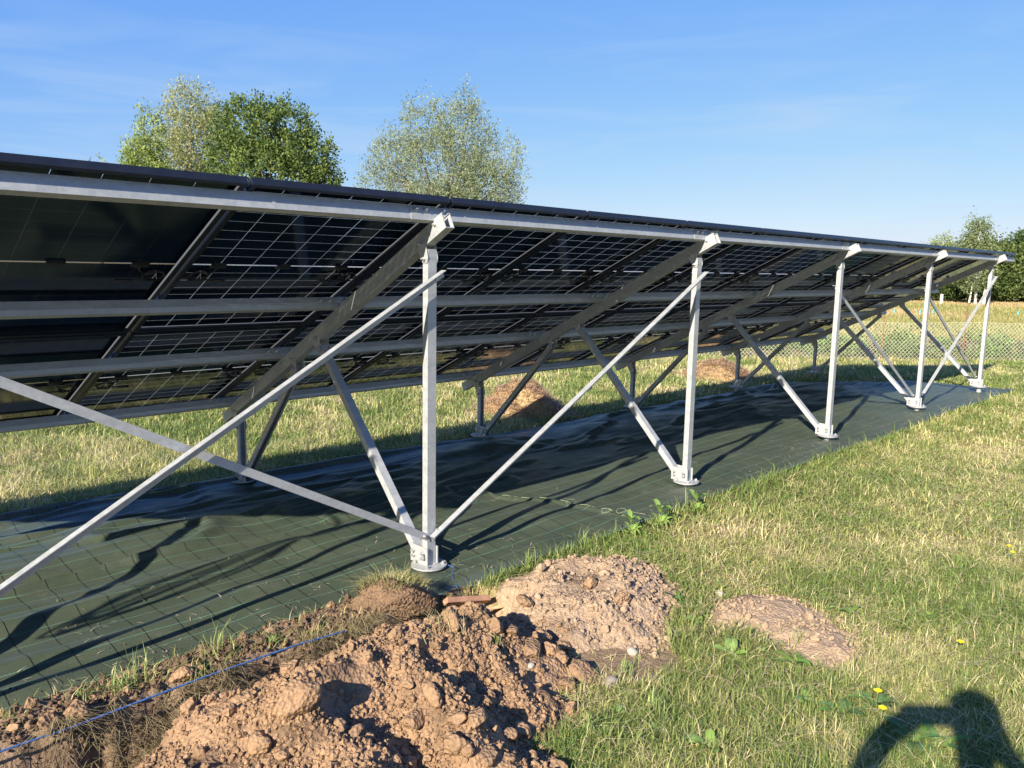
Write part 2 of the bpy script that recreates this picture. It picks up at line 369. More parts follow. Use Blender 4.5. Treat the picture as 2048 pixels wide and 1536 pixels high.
# ------------------------------------------------------------------ weed-control cloth
def cloth_near(x): return -.235+.255*sstep(.92, .52, x)+(fbm(x, x*0, 1.3, 3, 41)-.5)*.07
def cloth_far(x): return 2.86+.12*sstep(2, -1, x)+(fbm(x, x*0, .8, 3, 43)-.5)*.10-1.0*sstep(9.4, 12.6, x)**1.3
def cloth_bump(x, y):
    b = .055*sstep(.35, .8, fbm(x*.55, y*1.25, 1.25, 3, 51))
    rid = np.abs(fbm(x*.32+.25*y, y*1.3-.1*x, 2.1, 3, 53)-.5)*2
    b = b+.030*(1-sstep(0, .16, rid))*sstep(.7, 1.3, y)
    rid2 = np.abs(fbm(x*.22-.30*y, y*1.5, 3.4, 2, 57)-.5)*2
    b = b+.011*(1-sstep(0, .22, rid2))*(.25+.75*sstep(.6, 1.4, y))
    b = b+.045*np.exp(-((y-.95-.08*np.sin(x*2))/.11)**2)*sstep(1.6, .6, x)          # ridge in the left foreground
    b = b+.028*np.exp(-((y-.42-.06*np.sin(x*3.1))/.10)**2)*sstep(1.0, .2, x)
    sx = x-(2.62-.30*(y-.3)); b = b+.022*np.exp(-(sx/.035)**2)*sstep(1.9, 1.2, y)          # overlapping seam
    return b
nu, nv = 760, 150
u = np.linspace(0, 1, nu); v = np.linspace(0, 1, nv); U, Vv = np.meshgrid(u, v)
xr = 12.60-1.15*sstep(.35, 1, Vv)**1.5+(fbm(Vv*3, Vv*0, 1, 3, 61)-.5)*.2
CX = -4.0+(xr+4.0)*U
yn, yf = cloth_near(CX), cloth_far(CX)
CY = yn+(yf-yn)*Vv
CZ = T(CX, CY, False)+.012+cloth_bump(CX, CY)
edge = np.minimum(np.minimum((CY-yn), (yf-CY)*1.), (xr-CX))
CZ = CZ-cloth_bump(CX, CY)*.8*sstep(.14, 0, edge)
CZ = CZ+.055*np.exp(-((yf-CY-.05)/.04)**2)*sstep(4.5, 2.2, CX)                               # rolled far edge on the left
CZ = CZ+.016*np.exp(-((CY-yn-.05)/.03)**2)*sstep(.8, 1.2, CX)
hang = sstep(.07, 0, CY-yn)*sstep(.9, 1.0, CX)*sstep(1.6, 1.3, CX); CZ = CZ-hang*.03; 
cm = grid_mesh('ground_cover', CX, CY, CZ)
cloth = link('ground_cover_sheet', cm, CLOTHM)
tag(cloth, 'dark green woven ground cover sheet spread under the whole solar array', 'ground sheet')
sm = cloth.modifiers.new('thick', 'SOLIDIFY'); sm.thickness = .004; sm.offset = 1

# ------------------------------------------------------------------ array geometry
A = 0.4577; ca, sa = math.cos(A), math.sin(A)
S_DIR = Vector((0, ca, -sa)); N_DN = Vector((0, -sa, -ca))            # down the slope; away from the glass front
O = Vector((0, 0, GZ))
def P(x, s, dn=0.): return O+Vector((x, 0, 0))+S_DIR*s+N_DN*dn
PW, PL, FH = 1.134, 1.722, .035
# --- solar panel (local axes: x across, y down-slope, z = towards the front glass)
def make_panel():
    root = empty('solar_panel')
    fr = MB(); t = .0025; fl = .026
    for (x0, x1, y0, y1) in ((0, PW, 0, t), (0, PW, PL-t, PL), (0, t, t, PL-t), (PW-t, PW, t, PL-t)): fr.box(x0, x1, y0, y1, -FH, 0)
    for (x0, x1, y0, y1) in ((t, PW-t, t, fl), (t, PW-t, PL-fl, PL-t), (t, fl, fl, PL-fl), (PW-fl, PW-t, fl, PL-fl)): fr.box(x0, x1, y0, y1, -FH, -FH+.0022)
    for (x0, x1, y0, y1) in ((t, PW-t, t, .011), (t, PW-t, PL-.011, PL-t), (t, .011, .011, PL-.011), (PW-.011, PW-t, .011, PL-.011)): fr.box(x0, x1, y0, y1, -.0012, 0)
    fr.build('frame', ALU_DARK, root)
    # laminate: cells and clear gaps as one sheet
    g = .0021; mx_ = .014; cw = (PW-2*mx_-5*g)/6; my = .015; mid = .013; ch = (PL-2*my-mid-16*.0015)/18
    xs = [t]; xc = [0]; x = mx_
    xe = [t, mx_]; xi = [0]
    for i in range(6):
        xe.append(xe[-1]+cw); xi.append(1)
        if i < 5: xe.append(xe[-1]+g); xi.append(0)
    xe.append(PW-t); xi.append(0)
    ye = [t, my]; yi = [0]
    for j in range(18):
        ye.append(ye[-1]+ch); yi.append(1)
        if j < 17: ye.append(ye[-1]+(mid if j == 8 else .0015)); yi.append(0)
    ye.append(PL-t); yi.append(0)
    nx = len(xe); vs = [(xx, yy, -.005) for yy in ye for xx in xe]; fs = []; ms = []
    for j in range(len(ye)-1):
        for i in range(nx-1):
            k = j*nx+i; fs.append((k+nx, k+nx+1, k+1, k)); ms.append(0 if (xi[i] and yi[j]) else 1)
    me = bpy.data.meshes.new('laminate'); me.from_pydata(vs, [], fs); me.polygons.foreach_set('material_index', ms); me.update()
    link('laminate', me, [CELL, GAP], root)
    global DIM
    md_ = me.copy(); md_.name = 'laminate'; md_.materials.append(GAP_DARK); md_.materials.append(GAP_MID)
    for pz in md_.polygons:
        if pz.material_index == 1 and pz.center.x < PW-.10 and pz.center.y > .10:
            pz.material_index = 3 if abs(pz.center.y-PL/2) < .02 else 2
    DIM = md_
    yc = PL/2
    for k, xb in enumerate((.19, PW/2, PW-.19)):
        b = MB(); b.box(xb-.04, xb+.04, yc-.016, yc+.016, -.019, -.0055); b.box(xb-.03, xb+.03, yc-.022, yc+.022, -.015, -.0055)
        if k != 1: b.box(xb-.012, xb+.012, yc+.016, yc+.036, -.017, -.0075)
        b.build('junction_box', BLACK, root)
    for sgn, xb in ((1, .19), (-1, PW-.19)):
        c = MB(); x0 = xb; cx = xb-sgn*.085; r0 = .052; pts = [(x0, yc+.03, -.014), (x0-sgn*.012, yc+.05, -.024)]
        for k in range(0, 40):
            a = -math.pi*.1+k*2*math.pi/16; pts.append((cx+sgn*r0*math.cos(a)*(1+.05*math.sin(k)), yc+.085+r0*math.sin(a), -.024-.004*math.sin(k*1.3)-.0004*k))
        pts += [(cx+sgn*.07, yc+.125, -.034), (cx+sgn*.10, yc+.137, -.034)]
        c.tube(pts, .0042, 6); c.tube([(cx+sgn*.10, yc+.137, -.034), (cx+sgn*.17, yc+.143, -.033)], .0095, 6)
        cb = c.build('cable', BLACK, root, smooth=True)
        z = MB(); z.tube([(cx-.004, yc+.03, -.03), (cx+.003, yc+.05, -.036), (cx-.002, yc+.10, -.04)], .0018, 4); z.tube([(cx+.002, yc+.05, -.036), (cx+.018, yc+.095, -.045)], .0016, 4)
        z.build('cable_tie', SILVER, cb)
    return root
panel = make_panel()
XL = -2*1.154
ordn = ['first', 'second', 'third', 'fourth', 'fifth', 'sixth', 'seventh', 'eighth', 'ninth', 'tenth', 'eleventh', 'twelfth', 'last']
Mrot = Matrix(((1, 0, 0), (0, ca, sa), (0, -sa, ca))).to_4x4()
first = True
LAM = [c for c in panel.children if c.name.startswith('laminate')][0].data
for row in range(2):
    for k in range(13):
        o = panel if first else copy_tree(panel); first = False
        for ch in o.children:
            if ch.name.startswith('laminate'): ch.data = LAM
        x = XL+k*1.154+.010
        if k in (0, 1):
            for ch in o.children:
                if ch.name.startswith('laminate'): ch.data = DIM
        elif k == 2:
            for ch in o.children:
                if ch.name.startswith('laminate'): ch.data = LAM
        o.matrix_world = Matrix.Translation(P(x, row*(PL+.020))) @ Mrot
        tag(o, '%s solar panel seen from behind, %s counted from the left' % (('upper-row', 'lower-row')[row], ordn[k]), 'solar panel', 'solar panels on the tilted rack')

# --- purlins
XS, XE = XL-.56, XL+13*1.154+.06
FX = [1.0997-.022+2.696*i for i in range(-1, 5)]         # rafter x at the high end
POSTX = [1.0997+2.696*i for i in range(-1, 5)]
SK = .060                                                    # rafters run slightly askew
RH = .074
rails = [(.062, 'topmost bright galvanised rail along the upper edge of the solar array'), (1.239, 'second galvanised rail from the top behind the upper solar panels'),
         (2.134, 'third galvanised rail from the top behind the lower solar panels'), (3.281, 'lowest galvanised rail along the bottom edge of the solar array')]
uX = Vector((1, 0, 0))
for s0, lab in rails:
    root = empty('rail', P(XS, s0), lab, 'rail', 'long galvanised rails carrying the solar panels')
    W = .052; t = .003
    b = MB(); a0, a1 = Vector((0, 0, 0)), Vector((XE-XS, 0, 0))
    d0, d1 = FH+.0005, FH+RH
    # hat-shaped section: slightly sloping webs, flat bottom, lips on top
    prof = [(0, d0), (.012, d0), (.012, d0+t), (t, d0+t), (t, d0+.045), (.010, d1-t), (W-.010, d1-t), (W-t, d0+.045), (W-t, d0+t), (W-.012, d0+t), (W-.012, d0), (W, d0), (W, d0+.046), (W-.008, d1), (.008, d1), (0, d0+.046)]
    b.prism(prof, a0, a1, S_DIR, N_DN)
    b.build('channel', GALV, root)
    for i, fx in enumerate(FX):
        xx = fx+SK*s0-XS
        if s0 < .1: xx += .0
        sp = MB(); off = -.03
        sp.prism([(-.0035, d0+.006), (-.0005, d0+.006), (-.0005, d0+.047), (.0072, d1+.0005), (W*.45, d1+.0005), (W*.45, d1+.0035), (.0052, d1+.0035), (-.0035, d0+.048)], Vector((xx-.15+off, 0, 0)), Vector((xx+.10+off, 0, 0)), S_DIR, N_DN)
        spo = sp.build('splice_plate', GALV2, root)
        bl = MB()
        for dx in (-.115, -.05, .07):
            c0 = Vector((xx+off+dx, 0, 0))+S_DIR*(-.003)+N_DN*(d0+.026)
            bl.tube([c0, c0-S_DIR*.010], .013, 6); bl.tube([c0-S_DIR*.010, c0-S_DIR*.022], .007, 6)
        bl.build('bolt', BOLT, spo)
    for k in range(14):
        xx = XL+k*1.154-XS
        if k in (0, 13): xx += .004 if k == 0 else -.004
        cl = MB(); cl.box(-.0085, .0085, .0, .05, -.033, .004, Matrix.Translation(Vector((xx, 0, 0))) @ Mrot); cl.box(-.022, .022, .002, .048, .004, .007, Matrix.Translation(Vector((xx, 0, 0))) @ Mrot)
        cl.build('clamp', SILVER, root)

# --- support frames (local: x=0 at rear post, z=0 at ground)
def channel(mb, A_, B_, side, wid, dep, t=.003, lip=.012, front=None):
    """C channel from A to B. side: unit vector across; the web is on the -front side"""
    ax = (B_-A_).normalized(); w = side.normalized(); d = ax.cross(w).normalized()
    if front is not None and d.dot(front) > 0: d = -d
    h = wid/2; D = dep/2
    prof = [(-h, D), (-h, -D), (h, -D), (h, D), (h-lip, D), (h-lip, D-t), (h-t, D-t), (h-t, -D+t), (-h+t, -D+t), (-h+t, D-t), (-h+lip, D-t), (-h+lip, D)]
    mb.prism(prof, A_, B_, w, d)
def plate_with_slots(mb, x, th, y0, y1, z0, z1, slots):
    """vertical plate in the yz plane with real rectangular openings"""
    ys = sorted({y0, y1, *[s[0] for s in slots], *[s[1] for s in slots]}); zs = sorted({z0, z1, *[s[2] for s in slots], *[s[3] for s in slots]})
    for i in range(len(ys)-1):
        for j in range(len(zs)-1):
            cy, cz = (ys[i]+ys[i+1])/2, (zs[j]+zs[j+1])/2
            if any(s[0] < cy < s[1] and s[2] < cz < s[3] for s in slots): continue
            mb.box(x-th/2, x+th/2, ys[i], ys[i+1], zs[j], zs[j+1])
def hexbolt(mb, c, ax, r=.010, l=.016):
    ax = ax.normalized(); mb.tube([c, c+ax*l*.5], r, 6); mb.tube([c+ax*l*.5, c+ax*l], r*.55, 8)
def base(root, y, z, ys, x=0.):
    """flange with clevis plates, bolts and the screw going into the ground"""
    b = MB(); n = 36
    ro, ri = .105, .040
    vs = []; fs = []
    for zz in (z, z+.009):
        for k in range(n):
            a = 2*math.pi*k/n; vs.append((x+ro*math.cos(a), y+ro*math.sin(a), zz))
        for k in range(n):
            a = 2*math.pi*k/n; vs.append((x+ri*math.cos(a), y+ri*math.sin(a), zz))
    holes = {3, 4, 5, 12, 13, 14, 21, 22, 23, 30, 31, 32}
    rm = {}
    for k in range(n):
        k2 = (k+1) % n
        fs += [(k, k2, 2*n+k2, 2*n+k)]
        fs += [(2*n+k, 2*n+k2, 3*n+k2, 3*n+k), (k2, k, n+k, n+k2)]
    b.add(vs, fs)
    b.tube([(x, y, z), (x, y, z+.0095)], ri-.0005, 20)
    bp = b.build('base_plate', GALV2, root)
    s = MB(); s.tube([(x, y, z-.30), (x, y, z-.0005)], .034, 16); s.tube([(x, y, z-.018), (x, y, z-.001)], .070, 20)
    s.build('ground_screw', GALV2, bp, smooth=False)
    pl = MB(); y0, y1 = min(y, ys)-.035, max(y, ys)+.035
    for xx in (-.037, .037):
        plate_with_slots(pl, x+xx, .006, y0, y1, z+.0095, z+.115, [(y0+.018, y0+.034, z+.035, z+.075), (y1-.034, y1-.018, z+.035, z+.075)])
        pl.box(x+xx-(.0 if xx < 0 else .0), x+xx+(.022 if xx < 0 else -.022), y0+.002, y1-.002, z+.0097, z+.0150) if xx < 0 else pl.box(x+xx-.022, x+xx, y0+.002, y1-.002, z+.0097, z+.0150)
    pl.build('clevis', GALV2, bp)
    bl = MB()
    for yy in (y, ys):
        for zz in (z+.052, z+.082):
            hexbolt(bl, Vector((x-.040, yy, zz)), Vector((-1, 0, 0)), .0115, .026); hexbolt(bl, Vector((x+.040, yy, zz)), Vector((1, 0, 0)), .0115, .02)
    for k in range(4):
        a = math.pi/4+k*math.pi/2; q = Vector((x+.082*math.cos(a), y+.082*math.sin(a), z+.009)); hexbolt(bl, q, Vector((0, 0, 1)), .011, .018)
    bl.build('bolt', BOLT, bp)
    return bp
RD = .088
def raf(s, dn): # rafter-plane point in frame coordinates (x=0 at the rear post)
    return Vector((-.022+SK*s, 0, GZ))+S_DIR*s+N_DN*dn
def make_frame():
    root = empty('support_frame')
    D0 = FH+RH+.001
    # rafter: U channel open at the top
    b = MB(); a_, b_ = raf(-.006, D0), raf(3.50, D0); h = .030; t = .004
    prof = [(-h, 0), (-h, RD), (h, RD), (h, 0), (h-.012, 0), (h-.012, t), (h-t, t), (h-t, RD-t), (-h+t, RD-t), (-h+t, t), (-h+.012, t), (-h+.012, 0)]
    b.prism(prof, a_, b_, Vector((1, 0, 0)), N_DN); ro = b.build('rafter', GALV, root)
    hb = MB()
    for s in (.07, .62, 1.27, 1.45, 2.16, 2.2, 3.30):
        hexbolt(hb, raf(s, D0+.03)+Vector((-.0302, 0, 0)), Vector((-1, 0, 0)), .010 if s in (.07, 2.2, 3.30) else .007, .020 if s in (.07, 2.2) else .006)
    hb.build('bolt', BOLT, ro)
    zr, zf = .030, -.045
    yr, yf_ = .105, 2.79
    xf_ = .175
    # rear post
    b = MB(); channel(b, Vector((0, yr, zr+.012)), Vector((0, yr, 1.845)), Vector((1, 0, 0)), .060, .045, front=Vector((0, -1, 0))); b.build('rear_post', GALV, root)
    # front post
    b = MB(); ztf = raf(3.25, D0+RD).z-.055; channel(b, Vector((xf_, yf_, zf+.012)), Vector((xf_, yf_, ztf)), Vector((1, 0, 0)), .060, .040, front=Vector((0, 1, 0))); b.build('front_post', GALV, root)
    # struts
    T1 = raf(1.62, D0+RD+.045); T2 = raf(2.02, D0+RD+.045)
    b = MB(); p0 = Vector((0, yr+.085, zr+.055)); channel(b, p0, T1, Vector((1, 0, 0)), .054, .045, front=Vector((0, 0, 1))); b.build('strut', GALV, root)
    b = MB(); p1 = Vector((xf_, yf_-.085, zf+.055)); channel(b, p1, T2, Vector((1, 0, 0)), .054, .045, front=Vector((0, 0, 1))); b.build('strut', GALV, root)
    base(root, yr, zr, yr+.085); base(root, yf_, zf, yf_-.085, xf_)
    # head brackets under the rafter
    for s, q, dirv in ((.235, Vector((0, yr, 1.80)), Vector((0, 0, -1))), (1.62, T1, (p0-T1).normalized()), (2.02, T2, (p1-T2).normalized()), (3.25, Vector((xf_, yf_, ztf-.045)), Vector((0, 0, -1)))):
        b = MB(); top = raf(s, D0+RD-.018)
        for sx in (-1, 1):
            xo = sx*.0335
            n_ = S_DIR*.045; e = Vector((0, -dirv.z, dirv.y))*.024
            if e.dot(S_DIR) < 0: e = -e
            qq = q+dirv*.03; xo2 = Vector((xo, 0, 0))
            tA, tB = top-n_+xo2, top+n_+xo2
            ring = [tA, tB, q+e*1.15+xo2, qq+e*.9+xo2, qq-e*.9+xo2, q-e*1.15+xo2]
            th = Vector((.0025*sx, 0, 0)); ring2 = [v_+th for v_ in ring]; k = len(ring)
            b.add(ring+ring2, [tuple(range(k)), tuple(range(2*k-1, k-1, -1))]+[(i, k+i, k+(i+1) % k, (i+1) % k) for i in range(k)])
        bo = b.build('bracket', GALV2, root)
        hb = MB()
        for c in (q+dirv*.008, top+N_DN*-.006+S_DIR*.0):
            hexbolt(hb, c+Vector((-.036, 0, 0)), Vector((-1, 0, 0)), .011, .026); hexbolt(hb, c+Vector((.036, 0, 0)), Vector((1, 0, 0)), .011, .018)
        hb.build('bolt', BOLT, bo)
    return root
frame = make_frame()
flab = ['support frame of galvanised steel at the far left end, out past the photo edge', 'nearest fully visible galvanised support frame, beside the grassy sod clod',
        'second fully visible galvanised support frame from the left, just right of the hay pile', 'third visible galvanised support frame from the left, middle of the array',
        'fourth visible galvanised support frame, one before the far end', 'last galvanised support frame at the far right end of the array']
for i, px in enumerate(POSTX):
    o = frame if i == 0 else copy_tree(frame)
    o.location = (px, 0, .0048*px)
    tag(o, flab[i], 'support frame', 'galvanised support frames under the solar array')
# --- slack loop of cables hanging from the left end of the top rail
b = MB(); random.seed(12)
for j in range(5):
    o_ = Vector((random.uniform(-.02, .02), random.uniform(-.03, .03), 0)); pts = []
    for i in range(41):
        a = 2*math.pi*i/40; wv = .07+.02*j; q = Vector((-2.80+wv*math.sin(a)+.012*math.sin(3*a+j), .10+.05*math.sin(a)*(1 if j % 2 else -1), 1.56+(.47-.03*j)*math.cos(a)))+o_; pts.append(q)
    b.tube(pts, .0075, 6, cap=False)
b.tube([(-2.80, .08, 2.03), (-2.74, .10, 2.07), (-2.55, .30, 2.02), (-2.3, .62, 1.86)], .012, 6)
tag(b.build('cable_loop', BLACK, smooth=True), 'slack loop of black cables hanging off the left rail end, seen as shadow', 'cable')
# --- diagonal braces, angle section
def brace(A_, B_, label, face_up=True, w=.040, flip=False):
    A_ = Vector(A_); B_ = Vector(B_); root_loc = A_.copy(); a0 = Vector((0, 0, 0)); b0 = B_-A_
    ax = b0.normalized(); out = Vector((0, -1, 0)); upv = out.cross(ax).normalized()
    if upv.z < 0: upv = -upv
    t = .0035
    # one flange faces the camera (in the xz plane), the other runs backwards or forwards along its upper edge
    d = 1 if face_up else -1
    a0 = a0-upv*w*.5; b0 = b0-upv*w*.5
    prof = [(0, 0), (w, 0), (w, d*w), (w-t, d*w), (w-t, d*t), (0, d*t)] if not flip else [(0, d*w), (0, 0), (w, 0), (w, d*t), (t, d*t), (t, d*w)]
    b = MB(); b.prism(prof, a0, b0, upv, out)
    o = b.build('brace', GALV, None, root_loc)
    tag(o, label, 'brace', 'diagonal angle braces between the rear posts')
    hb = MB()
    for f_ in (.018, .982): hexbolt(hb, b0*f_+upv*(w*.5)+Vector((0, -.004, 0))-upv*w*.5*0, Vector((0, -1, 0)), .011, .014)
    hb.build('bolt', BOLT, o)
    return o
def zb(x): return .0048*x
p0, p1, p2, p3, p4, p5 = POSTX
brace((p0+.00, .078, 1.63), (p1-.010, .078, .205), 'flat-looking brace sloping down from the left photo edge to the nearest post foot', face_up=False)
brace((p0-.02, .048, .18), (p1+.045, .048, 1.72), 'long angle brace rising from the lower left of the photo to the nearest post top', face_up=True)
brace((p1-.01, .074, .205), (p2+.03, .050, 1.738), 'galvanised angle brace rising from the nearest post foot to the second post top', face_up=True)
brace((p3+.02, .150, 1.62), (p4-.02, .150, .20), 'single thin brace falling from the third post top to the fourth post foot', face_up=False)
brace((p4+.02, .070, .24), (p5+.03, .052, 1.75), 'lighter rising brace of the crossed pair at the far end of the array', face_up=True)
brace((p4+.02, .150, 1.58), (p5-.02, .150, .22), 'dark falling brace of the crossed pair at the far end of the array', face_up=False)

# ------------------------------------------------------------------ dug soil
CREST = [((-.72, -1.02), (-.42, -.95), .14, .30), ((-.42, -.95), (.15, -.92), .31, .30), ((.15, -.92), (.5, -.90), .30, .26),
         ((.5, -.90), (.72, -1.0), .26, .13), ((-.42, -.98), (-.42, -1.45), .30, .20), ((.12, -.95), (.02, -1.50), .30, .17), ((.5, -.92), (.38, -1.3), .24, .10)]
def heap1(x, y):
    h = np.full(np.broadcast(x, y).shape, -1.)
    jx = x+(fbm(x, y, 5, 3, 71)-.5)*.16; jy = y+(fbm(x, y, 5, 3, 72)-.5)*.16
    for a, b, h0, h1 in CREST:
        d, t = seg_d(jx, jy, a, b); v = h0+(h1-h0)*t-.62*np.maximum(d-.02, 0)
        h = np.maximum(h, v)
    h = h+(fbm(x, y, 6, 5, 73, .55)-.5)*.11
    return h+.006
def heap2(x, y):
    d = poly_soft(x+(fbm(x, y, 6, 3, 76)-.5)*.14, y+(fbm(x, y, 6, 3, 77)-.5)*.14, HEAP2)
    h = np.minimum(d*.42, .115+.02*fbm(x, y, 3, 2, 3))+(fbm(x, y, 7, 5, 78, .6)-.5)*.10*sstep(-.05, .1, d)
    return np.where(d > -.06, h, -1)
def heap3(x, y):
    d = poly_soft(x+(fbm(x, y, 8, 3, 80)-.5)*.12, y+(fbm(x, y, 8, 3, 81)-.5)*.12, PATCH)
    return np.where(d > -.06, np.minimum(d*.3, .040)+(fbm(x, y, 7, 3, 82, .5)-.5)*.034, -1)
def SURF(x, y):
    x = np.asarray(x, float); y = np.asarray(y, float); t = T(x, y)
    return t+np.maximum(0, np.maximum(np.maximum(heap1(x, y), heap2(x, y)), heap3(x, y)))
def heap_obj(name, fn, x0, x1, y0, y1, step, mat, darkf, label):
    xs, ys = np.arange(x0, x1, step), np.arange(y0, y1, step); X, Y = np.meshgrid(xs, ys); h = fn(X, Y)
    tt = T(X, Y); Zt = tt+h
    me = grid_mesh(name, X, Y, Zt, {'dark': darkf(X, Y, h)}, keep=(h > -.03))
    return tag(link(name, me, mat), label, 'dirt heap')
heap_obj('dirt_heap', heap1, -2.1, 1.25, -2.5, -.42, .0085, SOIL, lambda x, y, h: np.clip((fbm(x, y, 4.5, 5, 90)-.52)*3.5, 0, .75), 'big heap of orange-brown dug soil in front of the trench')
heap_obj('dirt_heap', heap2, .8, 2.4, -1.5, -.15, .0095, SOIL_PALE, lambda x, y, h: np.clip((fbm(x, y, 4, 5, 91)-.45)*4, 0, .95), 'paler stony dirt heap between the sheet edge and the big heap')
heap_obj('dirt_heap', heap3, 1.4, 2.5, -2.3, -1.05, .010, SOIL_PALE, lambda x, y, h: np.clip((fbm(x, y, 5, 5, 92)-.52)*4, 0, .8), 'low flattened patch of pale dry dirt in the grass')

# ray from the photograph's camera to the modelled surface, used to measure where things lie
def pray(u, v):
    x = (u-1024)/FPX; y = (768-v)/FPX
    return (rt2*x+up2*y+fw)
def pix(u, v, f=None):
    f = f or SURF; d = pray(u, v); t0 = 1.2
    while t0 < 80:
        q = CAM+d*t0
        if q.z < float(f(q.x, q.y)): break
        t0 *= 1.01
    q = CAM+d*t0; return Vector((q.x, q.y, float(f(q.x, q.y))))
def at_depth(u, v, D): return CAM+pray(u, v)*D

# --- clods and stones
def rock_mesh(name, seed, planes=12, rough=.20, sub=4):
    r = np.random.default_rng(seed); bm = bmesh.new(); bmesh.ops.create_icosphere(bm, subdivisions=sub, radius=1)
    V = np.array([v.co for v in bm.verts]); n = r.normal(size=(planes, 3)); n /= np.linalg.norm(n, axis=1)[:, None]; d = r.uniform(.55, .95, planes)
    dots = V @ n.T; k = np.where(dots > .05, d/np.maximum(dots, .05), 9).min(1); k = np.minimum(k, 1.0)
    V = V*k[:, None]; V = V*(1+rough*((fbm(V[:, 0]*1.3+V[:, 2], V[:, 1]*1.3+V[:, 2]*.7, 2.2, 6, seed, .6)-.5)*2)[:, None])
    V *= np.array([1, r.uniform(.7, .95), r.uniform(.6, .85)])
    for v, c in zip(bm.verts, V): v.co = c
    me = bpy.data.meshes.new(name); bm.to_mesh(me); bm.free(); me.polygons.foreach_set('use_smooth', [True]*len(me.polygons)); me.update(); return me
rocks = [rock_mesh('soil_clod', 100+i) for i in range(8)]
for i, m_ in enumerate(rocks):
    at_ = m_.attributes.new('dark', 'FLOAT', 'POINT'); at_.data.foreach_set('value', np.full(len(m_.vertices), [0, .1, 0, .25, 0, .1, .05, 0][i], np.float32)); m_.materials.append(SOIL)
rocks_d = []
for m_ in rocks[:4]:
    q = m_.copy(); q.attributes['dark'].data.foreach_set('value', np.full(len(q.vertices), .85, np.float32)); rocks_d.append(q)
STONE = simple('grey_stone', (.22, .19, .155), .85, 0, .3, 9, .3, .1); STONEW = simple('pale_stone', (.36, .32, .26), .85, 0, .3, 9, .4, .1)
rocks_g = rock_mesh('round_stone', 300, 3, .03); rocks_g.materials.append(STONE)
rocks_w = rock_mesh('pale_stone', 301, 6, .05); rocks_w.materials.append(STONEW)
def put_rock(me, name, p, r_, lab, cat='clod', grp=None, sink=.35, elong=None):
    o = bpy.data.objects.new(name, me); col.objects.link(o)
    e = elong or (random.uniform(.85, 1.2), random.uniform(.8, 1.1), random.uniform(.85, 1.15))
    o.scale = (r_*e[0], r_*e[1], r_*e[2]); o.rotation_euler = (random.uniform(-.5, .5), random.uniform(-.5, .5), random.uniform(0, 6.28))
    o.location = (p[0], p[1], p[2]+r_*.7*(1-sink*1.5)); return tag(o, lab, cat, grp)
# the ones that stand out
spec = [(592, 1405, 92, 'large pale soil clod crowning the left spur of the big heap', 0), (990, 1252, 50, 'square soil clod standing on the crest of the big heap', 1), (925, 1250, 34, 'small soil clod on the crest beside the trench hole', 2),
        (1165, 1345, 62, 'elongated brown clod on the right flank of the big heap', 3), (1100, 1300, 44, 'brown clod just behind the right shoulder of the big heap', 4), (950, 1440, 52, 'tall pale clod low on the front slope of the big heap', 5),
        (915, 1500, 62, 'largest clod at the bottom edge of the photo', 6), (830, 1440, 58, 'wedge-shaped clod left of the tall pale clod', 7), (1245, 1190, 40, 'pale earthy boulder on the second heap', 0), (1180, 1168, 38, 'pale clod lying on top of the second heap', 2),
        (1050, 1205, 40, 'clod at the left foot of the second heap', 5), (155, 1465, 62, 'orange clod hanging on the trench edge under the blue rope', 1), (100, 1440, 50, 'clod between the blue rope and the sheet at the far left', 3), (360, 1355, 46, 'reddish clod on the sheet edge between two grass tufts', 4)]
for u_, v_, px, lab, k in spec:
    p = pix(u_, v_+px*.3); dd = (p-CAM).dot(fw); put_rock(rocks[k], 'soil_clod', p, px*.5/FPX*dd*1.1, lab)
p = pix(1222, 1372); put_rock(rocks_g, 'round_stone', p, .036, 'smooth grey round stone at the right foot of the big heap', 'stone', elong=(1, .9, .9))
p = pix(1265, 1312); put_rock(rocks_w, 'pale_stone', p, .026, 'whitish stone where the second heap meets the grass', 'stone')
p = pix(1062, 1345); put_rock(rocks_w, 'pale_stone', p, .016, 'tiny white pebble on the right flank of the big heap', 'stone')
p = pix(1440, 1195); put_rock(rocks_w, 'pale_stone', p, .026, 'pale stone at the upper left of the flattened dirt patch', 'stone')
# the many
cnt = 0; rr = random.Random(5); placed = []
def try_clods(n, box, test, rmin, rmax, lab, grp, meshes):
    k = 0; tries = 0
    while k < n and tries < n*60:
        tries += 1; x = rr.uniform(box[0], box[1]); y = rr.uniform(box[2], box[3])
        if not test(x, y): continue
        r_ = rmin*(rmax/rmin)**(rr.random()**1.35)
        if any((x-a)**2+(y-b)**2 < (.75*(r_+c))**2 for a, b, c in placed): continue
        placed.append((x, y, r_)); put_rock(meshes[rr.randrange(len(meshes))], 'soil_clod', (x, y, float(SURF(x, y))), r_, lab, 'clod', grp); k += 1
def dens1(x, y):
    h = float(heap1(x, y)); 
    if h < -.02: return False
    w = .25+.75*(1 if (x > .1 or y < -1.25) else 0)
    return rr.random() < w
rocks_p = []
for m_ in rocks[:4]:
    q = m_.copy(); q.materials.clear(); q.materials.append(SOIL_PALE); q.attributes['dark'].data.foreach_set('value', np.zeros(len(q.vertices), np.float32)); rocks_p.append(q)
try_clods(190, (-.9, 1.15, -1.8, -.65), dens1, .015, .058, 'brown soil clod lying loose on the big dirt heap', 'loose clods on the big dirt heap', rocks)
try_clods(40, (1.0, 2.2, -1.35, -.3), lambda x, y: float(heap2(x, y)) > .02, .013, .042, 'pale soil clod lying on the second dirt heap', 'loose clods on the second heap', rocks_p)
